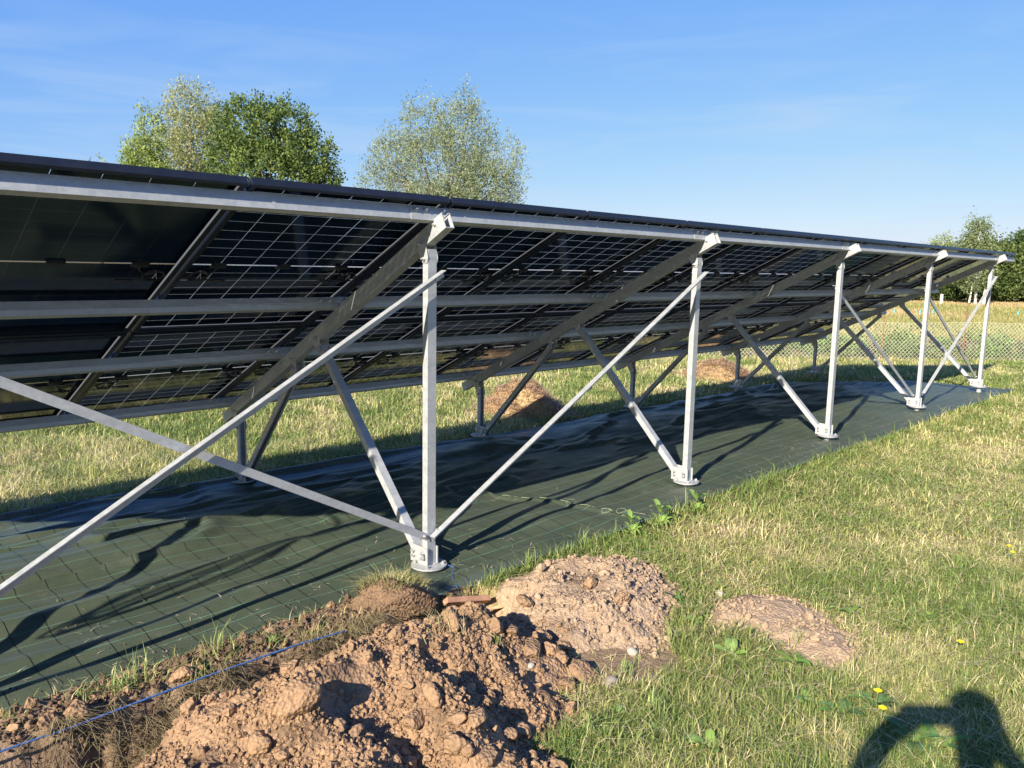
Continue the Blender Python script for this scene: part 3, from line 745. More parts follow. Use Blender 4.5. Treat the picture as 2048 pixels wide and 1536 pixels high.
try_clods(22, (1.5, 2.3, -2.1, -1.2), lambda x, y: float(heap3(x, y)) > .01, .010, .032, 'pale flat clod on the flattened dirt patch', 'clods on the flattened dirt patch', rocks_p)
try_clods(50, (-1.5, .6, -.24, .03), lambda x, y: True, .012, .040, 'dark clod on the soil strip along the sheet edge', 'clods along the trench lip', rocks_d+rocks[:2])

def scatter_solid(n, sampler, rfun, mesh_src, colr, name, label, mat, cat='crumbs'):
    """many small lumps in one object"""
    xy = sampler(n); n = len(xy); z = SURF(xy[:, 0], xy[:, 1]); r_ = rfun(n)
    bm = bmesh.new(); bmesh.ops.create_icosphere(bm, subdivisions=1, radius=1)
    V0 = np.array([v.co for v in bm.verts]); F0 = np.array([[v.index for v in f.verts] for f in bm.faces]); bm.free(); nv = len(V0)
    ang = RNG.uniform(0, 6.28, n); c, s = np.cos(ang), np.sin(ang); sc3 = RNG.uniform(.6, 1.2, (n, 3))*r_[:, None]
    jit = 1+RNG.uniform(-.3, .3, (n, nv)); V = V0[None]*jit[..., None]*sc3[:, None, :]
    tilt = RNG.uniform(-.6, .6, n); ct, st = np.cos(tilt)[:, None], np.sin(tilt)[:, None]
    y_, z_ = V[..., 1]*ct-V[..., 2]*st, V[..., 1]*st+V[..., 2]*ct; x_ = V[..., 0]*c[:, None]-y_*s[:, None]; y2 = V[..., 0]*s[:, None]+y_*c[:, None]
    W_ = np.stack([x_+xy[:, 0, None], y2+xy[:, 1, None], z_+z[:, None]+r_[:, None]*.25], -1).reshape(-1, 3)
    F = (F0[None]+np.arange(n)[:, None, None]*nv).reshape(-1, 3)
    me = np_mesh(name, W_, F, attrs={'dark': np.repeat(colr(xy), nv)})
    return tag(link(name, me, mat), label, cat, kind='stuff')
def samp_heap(fn, box, thr, p=None):
    def f(n):
        out = []
        while sum(len(o) for o in out) < n:
            x = RNG.uniform(box[0], box[1], n*2); y = RNG.uniform(box[2], box[3], n*2); k = fn(x, y) > thr
            k &= fbm(x, y, 5, 3, 95)+RNG.uniform(-.2, .2, len(x)) > .50
            out.append(np.stack([x[k], y[k]], 1))
        return np.concatenate(out)[:n]
    return f
scatter_solid(24000, samp_heap(heap1, (-1.3, 1.2, -1.9, -.6), -.04), lambda n: .0022*6.5**(RNG.random(n)**2.0), None, lambda xy: np.clip(RNG.random(len(xy))*.5-.2, 0, 1), 'soil_crumbs', 'fine soil crumbs strewn over the big dirt heap', SOIL)
scatter_solid(3600, samp_heap(heap2, (.8, 2.4, -1.5, -.2), -.05), lambda n: .0022*7.5**(RNG.random(n)**2.0), None, lambda xy: np.clip(RNG.random(len(xy))*.6-.2, 0, 1), 'soil_crumbs', 'pale soil crumbs strewn over the second heap', SOIL_PALE)
scatter_solid(1500, samp_heap(heap3, (1.4, 2.5, -2.3, -1.0), -.05), lambda n: .002*7.5**(RNG.random(n)**2.0), None, lambda xy: np.clip(RNG.random(len(xy))*.6-.3, 0, 1), 'soil_crumbs', 'pale crumbs on the flattened dirt patch', SOIL_PALE)
def samp_lip(n):
    x = RNG.uniform(-1.8, 1.1, n*3); y = -.22+RNG.normal(0, .11, n*3); k = (y < cloth_near(x)+.02) & (y > -.55); return np.stack([x[k], y[k]], 1)[:n]
scatter_solid(6000, samp_lip, lambda n: .003*5.0**(RNG.random(n)**1.5), None, lambda xy: np.clip(.35+RNG.random(len(xy))*.7, 0, 1), 'soil_crumbs', 'dark soil crumbs along the trench lip and wall', SOIL)
def samp_spill(n):
    x = RNG.uniform(-1.4, .7, n*2); y = RNG.exponential(.06, n*2)+.0; k = y < .5; return np.stack([x[k], y[k]], 1)[:n]
_S = SURF
def SURF(x, y):   # crumbs lying on the cloth rest on the cloth
    x = np.asarray(x, float); y = np.asarray(y, float); on = y > cloth_near(x)
    return np.where(on, T(x, y, False)+.018+cloth_bump(x, y)*sstep(.0, .14, y-cloth_near(x)), _S(x, y))
scatter_solid(260, samp_spill, lambda n: .002*2.6**(RNG.random(n)**1.5), None, lambda xy: .5+.5*RNG.random(len(xy)), 'soil_crumbs', 'crumbs of soil spilt onto the sheet edge', SOIL)
SURF = _S

_S2 = SURF
# ------------------------------------------------------------------ blades
def blades(xy, z, h, w, lean, ang, colr, name, mat, curl=1.0, label=None, cat=None, kind=None, parent=None, tipc=1.25):
    n = len(xy); dx, dy = np.cos(ang), np.sin(ang); fa = ang+math.pi/2+RNG.normal(0, .5, n); wx, wy = np.cos(fa)*w/2, np.sin(fa)*w/2
    b = np.stack([xy[:, 0], xy[:, 1], z], -1); l1 = lean*h*.35; h1 = h*.58; l2 = lean*h*(.9+.4*curl); h2 = h*np.clip(1-.35*lean**2*curl, .15, 1)
    m = b+np.stack([dx*l1, dy*l1, h1*np.clip(1-.25*lean**2, .3, 1)], -1); t = b+np.stack([dx*l2, dy*l2, h2], -1)
    wv = np.stack([wx, wy, wx*0], -1)
    V = np.stack([b-wv*.8, b+wv*.8, m+wv*.75, m-wv*.75, t], 1).reshape(-1, 3)
    i = np.arange(n)*5; Q = np.stack([i, i+1, i+2, i+3], 1); Tt = np.stack([i+3, i+2, i+4], 1)
    C = np.repeat(colr[:, None, :], 5, 1).copy(); C[:, 4] *= tipc; C[:, 0:2] *= .85
    me = np_mesh(name, V, [Q, Tt], attrs={'Col': np.clip(C.reshape(-1, 3), 0, 1)})
    o = link(name, me, mat, parent); return tag(o, label, cat, kind=kind)
def grass_color(x, y, n, far=0):
    a = fbm(x, y, .9, 4, 101); b = fbm(x, y, 4.5, 3, 103)
    k = np.clip(.15+(a-.45)*1.2+(b-.5)*1.2+RNG.normal(0, .30, n)+far+.12*sstep(3, 9, x)*(y < 0)-.35*np.exp(-np.abs(y-cloth_near(x)+.07)/.12)*(x > .9), 0, 1)
    green = np.array([.16, .225, .055]); yel = np.array([.43, .42, .15]); straw = np.array([.66, .54, .32])
    c = np.where(k[:, None] < .55, green+(yel-green)*(k[:, None]/.55), yel+(straw-yel)*((k[:, None]-.55)/.45))
    return c*RNG.uniform(.62, 1.3, (n, 1))*np.array([1, 1, 1])
def to_px(x, y, z):
    v = np.stack([x-CAM.x, y-CAM.y, z-CAM.z], -1); d = v @ np.array(fw); return 1024+FPX*(v @ np.array(rt2))/d, 768-FPX*(v @ np.array(up2))/d
HAY = [(5.50, 3.70, .58, .35), (10.75, 3.95, .64, .31)]
def grass_mask(x, y):
    """1 where grass grows"""
    m = np.ones_like(x)
    on = (x > -4.1) & (x < 12.55-1.1*sstep(.8, 2.6, y)) & (y > cloth_near(x)-.005) & (y < cloth_far(x)+.01); m[on] = 0
    m = m*(1-np.clip(trench(x, y)*4, 0, 1))
    lip = sstep(-.40, -.30, y)*sstep(.12, .0, y)*sstep(.75, .6, x); m = m*(1-.93*lip)
    m = m*(1-sstep(-.02, .015, heap1(x, y)))
    m = m*(1-.97*sstep(-.05, .03, poly_soft(x, y, HEAP2)))*(1-.93*sstep(-.03, .10, poly_soft(x, y, PATCH)+(fbm(x, y, 9, 3, 151)-.5)*.12))
    m = m*(1-.97*sstep(-.05, .03, poly_soft(x, y, MID)))
    for hx, hy, hr, hh in HAY: m = m*sstep(hr*.7, hr*1.1, np.hypot(x-hx, y-hy))
    bare = sstep(.60, .74, fbm(x, y, 1.7, 4, 107)); m = m*(1-.5*bare)
    return m
bands = [(2.2, 3.5, 16500, .0036, .052), (3.5, 5, 9500, .0050, .056), (5, 8, 5000, .0068, .055), (8, 12, 2700, .010, .058), (12, 17.2, 1500, .0145, .062)]
parts = []
for d0, d1, dens, w, hgt in bands:
    area = .5*(d1**2-d0**2)*1.70; n = int(dens*1.1*area); d = np.sqrt(RNG.uniform(d0**2, d1**2, n)); lt = RNG.uniform(-.75, .95, n)*d
    x = CAM.x+fdir.x*d+fperp.x*lt; y = CAM.y+fdir.y*d+fperp.y*lt
    k = RNG.random(n) < grass_mask(x, y); x, y, d = x[k], y[k], d[k]
    z = T(x, y, False) if d0 > 6 else T(x, y); uu, vv = to_px(x, y, z)
    k = (uu > 1640) | (vv > 865-175*uu/1600-45); x, y, z, d = x[k], y[k], z[k], d[k]; n = len(x)
    hh = hgt*(RNG.uniform(.35, 1.2, n)+1.0*(RNG.random(n) < .06))*(.45+1.0*fbm(x, y, 3.3, 3, 109))*(1+.7*np.exp(-np.abs(y-cloth_near(x)+.07)/.09)*(x > .9))*(1+.5*((y > 2.7)))
    parts.append((x, y, z, hh, w*RNG.uniform(.7, 1.4, n), np.clip(np.abs(RNG.normal(.8, .55, n)), .05, 2.0), grass_color(x, y, n, +.12*(y > 2.7)+.06*(d > 8)*(y < 2))))
x, y, z, hh, ww, ln, cc = [np.concatenate([p[i] for p in parts]) for i in range(7)]
print('blades', len(x))
blades(np.stack([x, y], 1), z-.004, hh, ww, ln, RNG.uniform(0, 6.28, len(x)), cc, 'grass', GRASSM, label='short mown meadow grass, part green and part dry, around the array', cat='grass', kind='stuff')
# dry stalks lying about, longer and paler
n = 16000; d = np.sqrt(RNG.uniform(2.2**2, 8**2, n)); lt = RNG.uniform(-.75, .75, n)*d; x = CAM.x+fdir.x*d+fperp.x*lt; y = CAM.y+fdir.y*d+fperp.y*lt
k = RNG.random(n) < grass_mask(x, y)*1.0; x, y, d = x[k], y[k], d[k]; n = len(x); z = T(x, y)
blades(np.stack([x, y], 1), z+.012, RNG.uniform(.04, .12, n), .0018+.0006*d, RNG.uniform(1.0, 2.2, n), RNG.uniform(0, 6.28, n), np.array([.56, .46, .25])*RNG.uniform(.7, 1.2, (n, 1)), 'dry_stalks', STRAW, label='long pale dry stalks lying in the mown grass', cat='straw', kind='stuff')
# pale bits of straw and dust flakes blown onto the sheet
n = 900; x = RNG.uniform(-1.2, 9, n)**1.0; y = cloth_near(x)+.03+RNG.exponential(.38, n); k = (y < 2.2) & (fbm(x, y, 1.6, 3, 141)+RNG.uniform(-.15, .15, n) > .50); x, y = x[k], y[k]; n = len(x)
blades(np.stack([x, y], 1), T(x, y, False)+.019+cloth_bump(x, y), RNG.uniform(.006, .022, n), RNG.uniform(.003, .007, n), np.full(n, 2.3), RNG.uniform(0, 6.28, n), np.array([.50, .45, .33])*RNG.uniform(.5, 1.1, (n, 1)), 'straw_bits', STRAW, label='pale bits of straw and dust scattered on the ground sheet', cat='straw', kind='stuff')
# field beyond the fence
n = 150000; d = np.sqrt(RNG.uniform(FENCE_D**2+30, 58**2, n)); lt = RNG.uniform(.16, .80, n)*d; x = CAM.x+fdir.x*d+fperp.x*lt; y = CAM.y+fdir.y*d+fperp.y*lt
k = d > FENCE_D+5.2; x, y, d = x[k], y[k], d[k]; n = len(x); z = T(x, y, False)
kk = np.clip((fbm(x, y, .12, 3, 111)-.4)*2.5+RNG.normal(0, .2, n), 0, 1)[:, None]
fc = (np.array([.30, .29, .10])*(1-kk)+np.array([.47, .36, .17])*kk)*RNG.uniform(.75, 1.2, (n, 1))
blades(np.stack([x, y], 1), z, RNG.uniform(.08, .26, n), .0012*d*RNG.uniform(.6, 1.3, n), np.abs(RNG.normal(.25, .2, n)), RNG.uniform(0, 6.28, n), fc, 'field_grass', GRASSM, label='tall golden dry grass of the field beyond the wire fence', cat='grass', kind='stuff')

# ------------------------------------------------------------------ small plants
def leaf_strip(mb_v, mb_f, base, ang, L, W, rise, droop, colr, C, seg=6, ruffle=0.):
    dx, dy = math.cos(ang), math.sin(ang); b = len(mb_v)
    for i in range(seg+1):
        t = i/seg; r_ = L*t*(1-.12*droop*t); zz = L*(rise*t-droop*t*t)
        w = W*math.sin(math.pi*min(1, .08+t*.9))**.75*(1+ruffle*random.uniform(-.5, .5)); zz2 = zz+w*.22
        c = Vector((base.x+dx*r_, base.y+dy*r_, base.z+zz))
        for k in (-1, 0, 1): mb_v.append((c.x-dy*w*.5*k, c.y+dx*w*.5*k, c.z+(w*.22 if k else 0)+ruffle*random.uniform(-.2, .2)*w)); C.append([q*(1.15 if k == 0 else 1) for q in colr])
    for i in range(seg):
        for k in (0, 1): a = b+i*3+k; mb_f.append((a, a+1, a+4, a+3))
def leafy_mesh(name, n, L, W, rise, droop, c0, seed, ruffle=.3, stems=0):
    random.seed(seed); V, F, C = [], [], []
    for i in range(n):
        a = 6.283*i/n+random.uniform(-.4, .4); k = random.uniform(.75, 1.25); base = Vector((0, 0, 0))
        if stems: base = Vector((math.cos(a)*.01, math.sin(a)*.01, random.uniform(0, stems)))
        cc = [q*random.uniform(.8, 1.25) for q in c0]; leaf_strip(V, F, base, a, L*k, W*k, rise*random.uniform(.5, 1.5), droop*random.uniform(.6, 1.4), cc, C, ruffle=ruffle)
    return np_mesh(name, np.array(V), np.array(F), smooth=True, attrs={'Col': np.clip(np.array(C), 0, 1)})
WG = (.15, .26, .06); WG2 = (.22, .33, .08); WG3 = (.11, .19, .06)
weed = [leafy_mesh('leaves', 9, .070, .022, .55, .45, WG, 1), leafy_mesh('leaves', 7, .07, .034, .8, .5, WG2, 2, .15), leafy_mesh('leaves', 11, .075, .018, .7, .55, WG3, 3, .7), leafy_mesh('leaves', 20, .062, .026, 1.0, .6, WG2, 4, .4, .12)]
for w_ in weed: w_.materials.append(LEAF)
def put_weed(k, p, s, lab, grp=None, rot=None):
    s *= .85
    o = bpy.data.objects.new('broadleaf_weed', weed[k]); col.objects.link(o); o.location = p; o.scale = (s, s, s); o.rotation_euler = (random.uniform(-.1, .1), random.uniform(-.1, .1), random.uniform(0, 6.28) if rot is None else rot)
    return tag(o, lab, 'weed', grp)
wspec = [(1262, 1072, 3, 1.2, 'bright broad-leaved weed growing over the sheet edge, left one of a clump'), (1320, 1062, 3, 1.4, 'tallest bright broad-leaved weed leaning over the sheet edge'), (1392, 1030, 3, 1.3, 'leafy weed at the sheet edge below the second post'),
         (1325, 1110, 0, 1.3, 'upright green rosette just above the second dirt heap'), (1460, 1320, 1, 1.35, 'round-leaved rosette at the lower edge of the flattened dirt patch'), (1590, 1330, 0, 1.4, 'pointed rosette growing on the lower rim of the dirt patch'),
         (1395, 1255, 1, 1.0, 'small plant between the two dirt heaps'), (1355, 1205, 2, 1.2, 'green plant on the right shoulder of the second heap'), (1420, 1500, 1, 1.3, 'bright weed at the bottom centre of the photo grass'), (1830, 1490, 2, 1.7, 'large weed inside the shadow of the head'),
         (1880, 1500, 2, 1.6, 'dark weed at the lower part of the photographer shadow'), (1680, 1440, 2, 1.5, 'weed left of the photographer shadow'), (1700, 1230, 0, 1.2, 'grey-green weed above the end of the dirt patch'), (1620, 1420, 1, 1.2, 'weed between the dirt patch and the photographer shadow'),
         (1750, 1420, 2, 1.5, 'weed under the yellow flowers beside the shadow'), (1830, 1060, 0, 1.0, 'weed in the dry grass right of the sheet'), (255, 1060, 0, 1.1, 'broad weed in the grass behind the rolled sheet edge')]
for u_, v_, k, s, lab in wspec:
    p = pix(u_, v_, lambda x, y: T(x, y)); put_weed(k, p, s, lab)
random.seed(21); k = 0
while k < 150:
    d = math.sqrt(random.uniform(2.4**2, 7.5**2)); l = random.uniform(-.1, .68)*d; x = CAM.x+fdir.x*d+fperp.x*l; y = CAM.y+fdir.y*d+fperp.y*l
    if grass_mask(np.array([x]), np.array([y]))[0] < .8: continue
    put_weed(random.choice((0, 0, 1, 2)), (x, y, float(T(x, y))), random.uniform(.3, .8), 'small green broadleaf rosette in the mown grass', 'weed rosettes in the lawn'); k += 1
# grass tufts on the trench lip and the rim of the heaps
def tuft_mesh(seed, n, L, colr, sp=.03):
    r = np.random.default_rng(seed); xy = r.normal(0, sp, (n, 2)); o = blades(xy, np.zeros(n), L*r.uniform(.5, 1.2, n), r.uniform(.003, .006, n), np.abs(r.normal(.5, .35, n)), r.uniform(0, 6.28, n), np.array(colr)*r.uniform(.7, 1.35, (n, 1)), 'blades', GRASSM)
    me = o.data; bpy.data.objects.remove(o); return me
tufts = [tuft_mesh(1, 46, .085, (.27, .34, .11)), tuft_mesh(2, 30, .13, (.32, .38, .13)), tuft_mesh(3, 90, .075, (.40, .35, .17), .05)]
tspec = [(165, 1400, 0, .8, 'small green grass tuft at the left end of the soil strip'), (235, 1385, 0, 1.15, 'fan of bright green grass beside the blue rope'), (283, 1372, 1, 1.1, 'tall green grass tuft with one long blade by the rope'), (395, 1360, 0, .9, 'grass tuft right of the reddish clod'),
         (430, 1310, 1, 1.15, 'tall leggy weed tuft leaning over the sheet edge'), (545, 1295, 0, .8, 'grass tuft where the blue rope dips into the soil'), (620, 1275, 2, .9, 'yellowish grass tuft left of the sod clod'), (690, 1268, 2, 1.0, 'dry grass tuft hanging over the trench under the sod clod'),
         (1010, 1160, 0, 1.0, 'grass tuft where the sheet edge meets the second heap'), (1060, 1130, 0, 1.1, 'thick green tuft along the sheet edge left of the second heap'), (1110, 1115, 1, .8, 'tuft with tall blades at the sheet edge'), (1165, 1090, 1, .9, 'long-bladed tuft standing against the sheet'),
         (985, 1290, 0, .6, 'sparse tuft behind the square clod'), (1250, 1350, 0, 1.0, 'green tuft at the right foot of the big heap'), (1180, 1470, 0, 1.1, 'green tuft beside the lower right foot of the big heap'), (1230, 1500, 1, .9, 'long-bladed tuft near the bottom edge of the photo'),
         (1310, 1430, 0, 1.2, 'dark green tuft in the lawn right of the big heap'), (1600, 1290, 1, .6, 'thin tuft growing through the flattened dirt patch'), (890, 1255, 2, .9, 'shaggy tuft right below the sod clod')]
for u_, v_, k, s, lab in tspec:
    p = pix(u_, v_, SURF); o = bpy.data.objects.new('grass_tuft', tufts[k]); col.objects.link(o); o.location = p-Vector((0, 0, .008)); o.scale = (s, s, s); o.rotation_euler = (0, 0, random.uniform(0, 6.28)); tag(o, lab, 'grass tuft')
# yellow flowers
YEL = simple('yellow_petals', (.85, .62, .02), .6, 0, .1, 40, 0, .2); GST = simple('green_stem', (.13, .2, .05), .7, 0, .2, 30)
fl = [(2015, 1090, .10, 'upper yellow flower of the pair at the right photo edge'), (2022, 1104, .08, 'lower yellow flower of the pair at the right photo edge'), (1918, 1288, .07, 'single yellow flower in the lawn above the head shadow'), (1752, 1392, .09, 'upper yellow flower left of the photographer shadow'), (1762, 1428, .07, 'lower yellow flower on the rim of the photographer shadow')]
for u_, v_, h, lab in fl:
    p = pix(u_, v_+h*.75*FPX/3.4, lambda x, y: T(x, y)); r0 = empty('yellow_flower', p, lab, 'flower'); b = MB(); b.tube([(0, 0, 0), (.006, .003, h*.6), (0, 0, h)], .0014, 5); b.build('stem', GST, r0)
    b = MB(); 
    for ring, (n, L, z_) in enumerate(((12, .017, .003), (9, .010, .006))):
        for i in range(n):
            a = 6.283*i/n+ring*.3; q = Vector((math.cos(a), math.sin(a), 0)); w_ = Vector((-q.y, q.x, 0))*.0032; c = Vector((0, 0, h))
            b.add([c-w_*.4, c+w_*.4, c+q*L+w_+Vector((0, 0, z_)), c+q*L-w_+Vector((0, 0, z_))], [(0, 1, 2, 3)])
    b.tube([(0, 0, h-.004), (0, 0, h+.004)], .005, 8); b.build('petals', YEL, r0)
# sod clod at the nearest post
cp = Vector((.62, -.20, .040)); sod = empty('sod_clod', cp, 'upturned sod clod with dry grass on top, beside the nearest post foot', 'sod clod')
me = rock_mesh('soil_lump', 55, 9, .36, 5); V = np.array([v.co for v in me.vertices])*np.array([.225, .15, .125]); me.vertices.foreach_set('co', V.astype(np.float32).ravel())
at_ = me.attributes.new('dark', 'FLOAT', 'POINT'); at_.data.foreach_set('value', np.full(len(V), .55, np.float32)); lump = link('soil_lump', me, SOIL, sod); lump.rotation_euler = (0, 0, -.6); lump.location = (0, 0, .02)
r = np.random.default_rng(9); n = 900; a = r.uniform(0, 6.28, n); q = .85*np.sqrt(r.random(n)); a = np.where((np.sin(a) < -.2) & (q > .45), -a, a); lx, ly = q*np.cos(a), q*np.sin(a); X_, Y_ = lx*.22, ly*.16; c_r, s_r = math.cos(-.6), math.sin(-.6)
xy = np.stack([X_*c_r-Y_*s_r, X_*s_r+Y_*c_r], 1); zz = .02+.105*np.sqrt(np.clip(1-q**2, 0, 1))*(.9+.2*r.random(n))-.01
out = np.arctan2(xy[:, 1], xy[:, 0])+r.normal(0, .5, n); k2 = r.random(n)[:, None]
blades(xy, zz, r.uniform(.02, .055, n)*(1+1.2*(r.random(n) < .08)), r.uniform(.0025, .0045, n), .35+1.3*q*r.random(n), out, (np.array([.42, .34, .18])*k2+np.array([.25, .27, .08])*(1-k2))*r.uniform(.6, 1.2, (n, 1)), 'grass_top', STRAW, curl=1.6, parent=sod)
# roots hanging out of the trench wall
n = 4200; x = RNG.uniform(-1.6, .95, n); y = -.27-.05*RNG.random(n)-.03*RNG.random(n); z = T(x, y)+.01
V = []; F = []; C = []
for i in range(n):
    L = random.uniform(.04, .16); p = Vector((x[i], y[i], z[i])); dx = random.uniform(-.6, .6); w = random.uniform(.0008, .0018); pts = [p]; out_ = random.uniform(.1, .5)
    for s_i in range(3): p = p+Vector((dx*L/3+random.uniform(-.01, .01), -L/3*out_, -L/3)); pts.append(p)
    b0 = len(V); cc = random.choice(((.20, .15, .10), (.30, .24, .15), (.10, .07, .05)))
    for q_ in pts: V += [(q_.x-w, q_.y, q_.z), (q_.x+w, q_.y, q_.z)]; C += [cc, cc]
    for s_i in range(3): F.append((b0+2*s_i, b0+2*s_i+1, b0+2*s_i+3, b0+2*s_i+2))
tag(link('root_strands', np_mesh('root_strands', np.array(V), np.array(F), attrs={'Col': np.array(C)}), STRAW), 'thin brown roots hanging out of the trench wall', 'roots', kind='stuff')
n = 2600; x = RNG.uniform(-1.7, 1.0, n); kx = fbm(x, x*0, 4, 3, 131) > .47; x = x[kx]; n = len(x); y = -.235-RNG.random(n)*.035
blades(np.stack([x, y], 1), T(x, y)+.004, RNG.uniform(.03, .09, n), RNG.uniform(.002, .0038, n), RNG.uniform(.9, 1.9, n), RNG.normal(-1.57, .6, n), np.array([.36, .29, .15])*RNG.uniform(.4, 1.2, (n, 1)), 'dry_thatch', STRAW, curl=1.8, label='dry grass thatch hanging over the trench edge', cat='dry grass', kind='stuff')
# blue rope and its frayed end at the flange
ROPE = simple('blue_rope', (.035, .10, .27), .75, 0, .5, 120, .3)
def rope(pts, name, lab, r=.0042):
    b = MB(); pts = [Vector(p) for p in pts]; fine = []
    for i in range(len(pts)-1):
        m_ = max(2, int((pts[i+1]-pts[i]).length/.006))
        for k in range(m_): fine.append(pts[i].lerp(pts[i+1], k/m_))
    fine.append(pts[-1])
    for ph in (0, 2.1, 4.2):
        q = [f+Vector((0, math.cos(i*.75+ph), math.sin(i*.75+ph)))*r*.5 for i, f in enumerate(fine)]; b.tube(q, r*.62, 5)
    return tag(b.build(name, ROPE, smooth=True), lab, 'rope')
ry = []
for u_, v_ in ((-300, 1590), (0, 1503), (150, 1452), (300, 1395), (420, 1350), (530, 1312), (600, 1288), (690, 1262)):
    q = CAM+pray(u_, v_)*1.; d = pray(u_, v_); t = (-.300-CAM.y)/d.y; q = CAM+d*t; ry.append((q.x, q.y, q.z))
rope(ry, 'blue_rope', 'blue rope stretched along the trench edge towards the sod clod')
d = pray(884, 1140); q0 = Vector((1.18, -.005, .035)); 
rope([(1.165, .01, .045), (1.16, -.05, .05), (1.10, -.10, .04), (1.06, -.16, .035), (1.04, -.22, .01), (1.03, -.27, -.06)], 'blue_rope', 'short frayed blue rope end tied at the nearest post foot', .0026)
# wooden board pieces in the hole
WOOD = simple('weathered_board', (.55, .36, .20), .7, 0, .3, 14, .3)
RED = simple('red_stained_wood', (.36, .19, .115), .7, 0, .3, 14, .3)
def board(u0, v0, u1, v1, y, lab, mat, w=.045, t=.018, tilt=0.4):
    q = [CAM+pray(a, b)*((y_-CAM.y)/pray(a, b).y) for a, b, y_ in ((u0, v0, y+.02), (u1, v1, y-.02))]; ax = (q[1]-q[0]); L = ax.length; ax.normalize()
    s = ax.cross(Vector((0, 0, 1))).normalized(); upv = s.cross(ax); M = Matrix((( ax.x, s.x, upv.x, q[0].x), (ax.y, s.y, upv.y, q[0].y), (ax.z, s.z, upv.z, q[0].z), (0, 0, 0, 1))) @ Matrix.Rotation(tilt, 4, 'X')
    b = MB(); b.box(0, L, -w/2, w/2, -t/2, t/2); bmm = b.mesh('wooden_board'); bm = bmesh.new(); bm.from_mesh(bmm); bmesh.ops.bevel(bm, geom=bm.edges[:], offset=.002, segments=1, affect='EDGES'); bm.to_mesh(bmm); bm.free()
    o = link('wooden_board', bmm, mat); o.matrix_world = M; return tag(o, lab, 'board')
board(890, 1203, 976, 1198, -.34, 'short reddish wooden board across the hole at the sheet edge', RED, .05, .03, .7)
board(955, 1222, 1015, 1211, -.40, 'small weathered wooden board end poking out below the reddish one', WOOD, .035, .016, .5)
# loose thread where two sheets overlap
THR = simple('frayed_thread', (.32, .36, .20), .8); b = MB()
random.seed(3); pts = []
for i in range(60):
    t = i/59; y = 1.15-1.35*t; x = 2.62-.30*(y-.3)+.02*math.sin(i*.9)+random.uniform(-.008, .008)+.03; pts.append((x, y, float(T(x, y, False)+.020+cloth_bump(x, y))))
b.tube(pts, .0013, 4)
for c in ((2.66, .02), (2.70, -.08), (2.6, .3)):
    lp = [(c[0]+.045*math.cos(a)*(1+.2*math.sin(3*a)), c[1]+.035*math.sin(a), float(T(c[0], c[1], False)+.03+cloth_bump(c[0], c[1]))+.02*abs(math.sin(a))) for a in np.linspace(0, 9, 36)]; b.tube(lp, .0011, 4)
tag(b.build('loose_thread', THR), 'frayed yellowish threads along the overlap of the sheets', 'thread')

# ------------------------------------------------------------------ hay piles
for (hx, hy, hr, hh), lab in zip(HAY, ('near heap of dry hay behind the sheet, seen between the first two frames', 'farther low heap of dry hay behind the sheet, near the middle frame')):
    r = np.random.default_rng(int(hx*10)); root = empty('hay_pile', (hx, hy, float(T(hx, hy, False))), lab, 'hay pile')
    X_, Y_ = np.meshgrid(np.linspace(-1.3, 1.3, 50), np.linspace(-1.3, 1.3, 50)); Rr = np.hypot(X_*1.0, Y_)
    prof = lambda x, y: hh*np.clip(1-np.hypot(x, y)**2.1, -.2, 1)*(.55+.9*fbm(x+hx, y+hy, 1.9, 4, 5))+(fbm(x, y, 6, 2, 9)-.5)*.05
    me = grid_mesh('hay_core', X_*hr, Y_*hr, prof(X_, Y_)-.01, {'dark': X_*0+.3}, keep=Rr < 1.25); link('hay_core', me, simple('hay_mass', (.34, .24, .12), .9, 0, .4, 30, .5, .1), root)
    n = 9000; a = r.uniform(0, 6.28, n); q = np.sqrt(r.random(n))*1.3; lx, ly = q*np.cos(a), q*np.sin(a); xy = np.stack([lx*hr, ly*hr], 1); zz = np.maximum(prof(lx, ly), 0)
    blades(xy, zz, r.uniform(.03, .09, n), r.uniform(.005, .011, n), r.uniform(.8, 2.2, n), r.uniform(0, 6.28, n), (np.array([.52, .34, .20]))*r.uniform(.45, 1.25, (n, 1)), 'hay_straws', STRAW, parent=root)

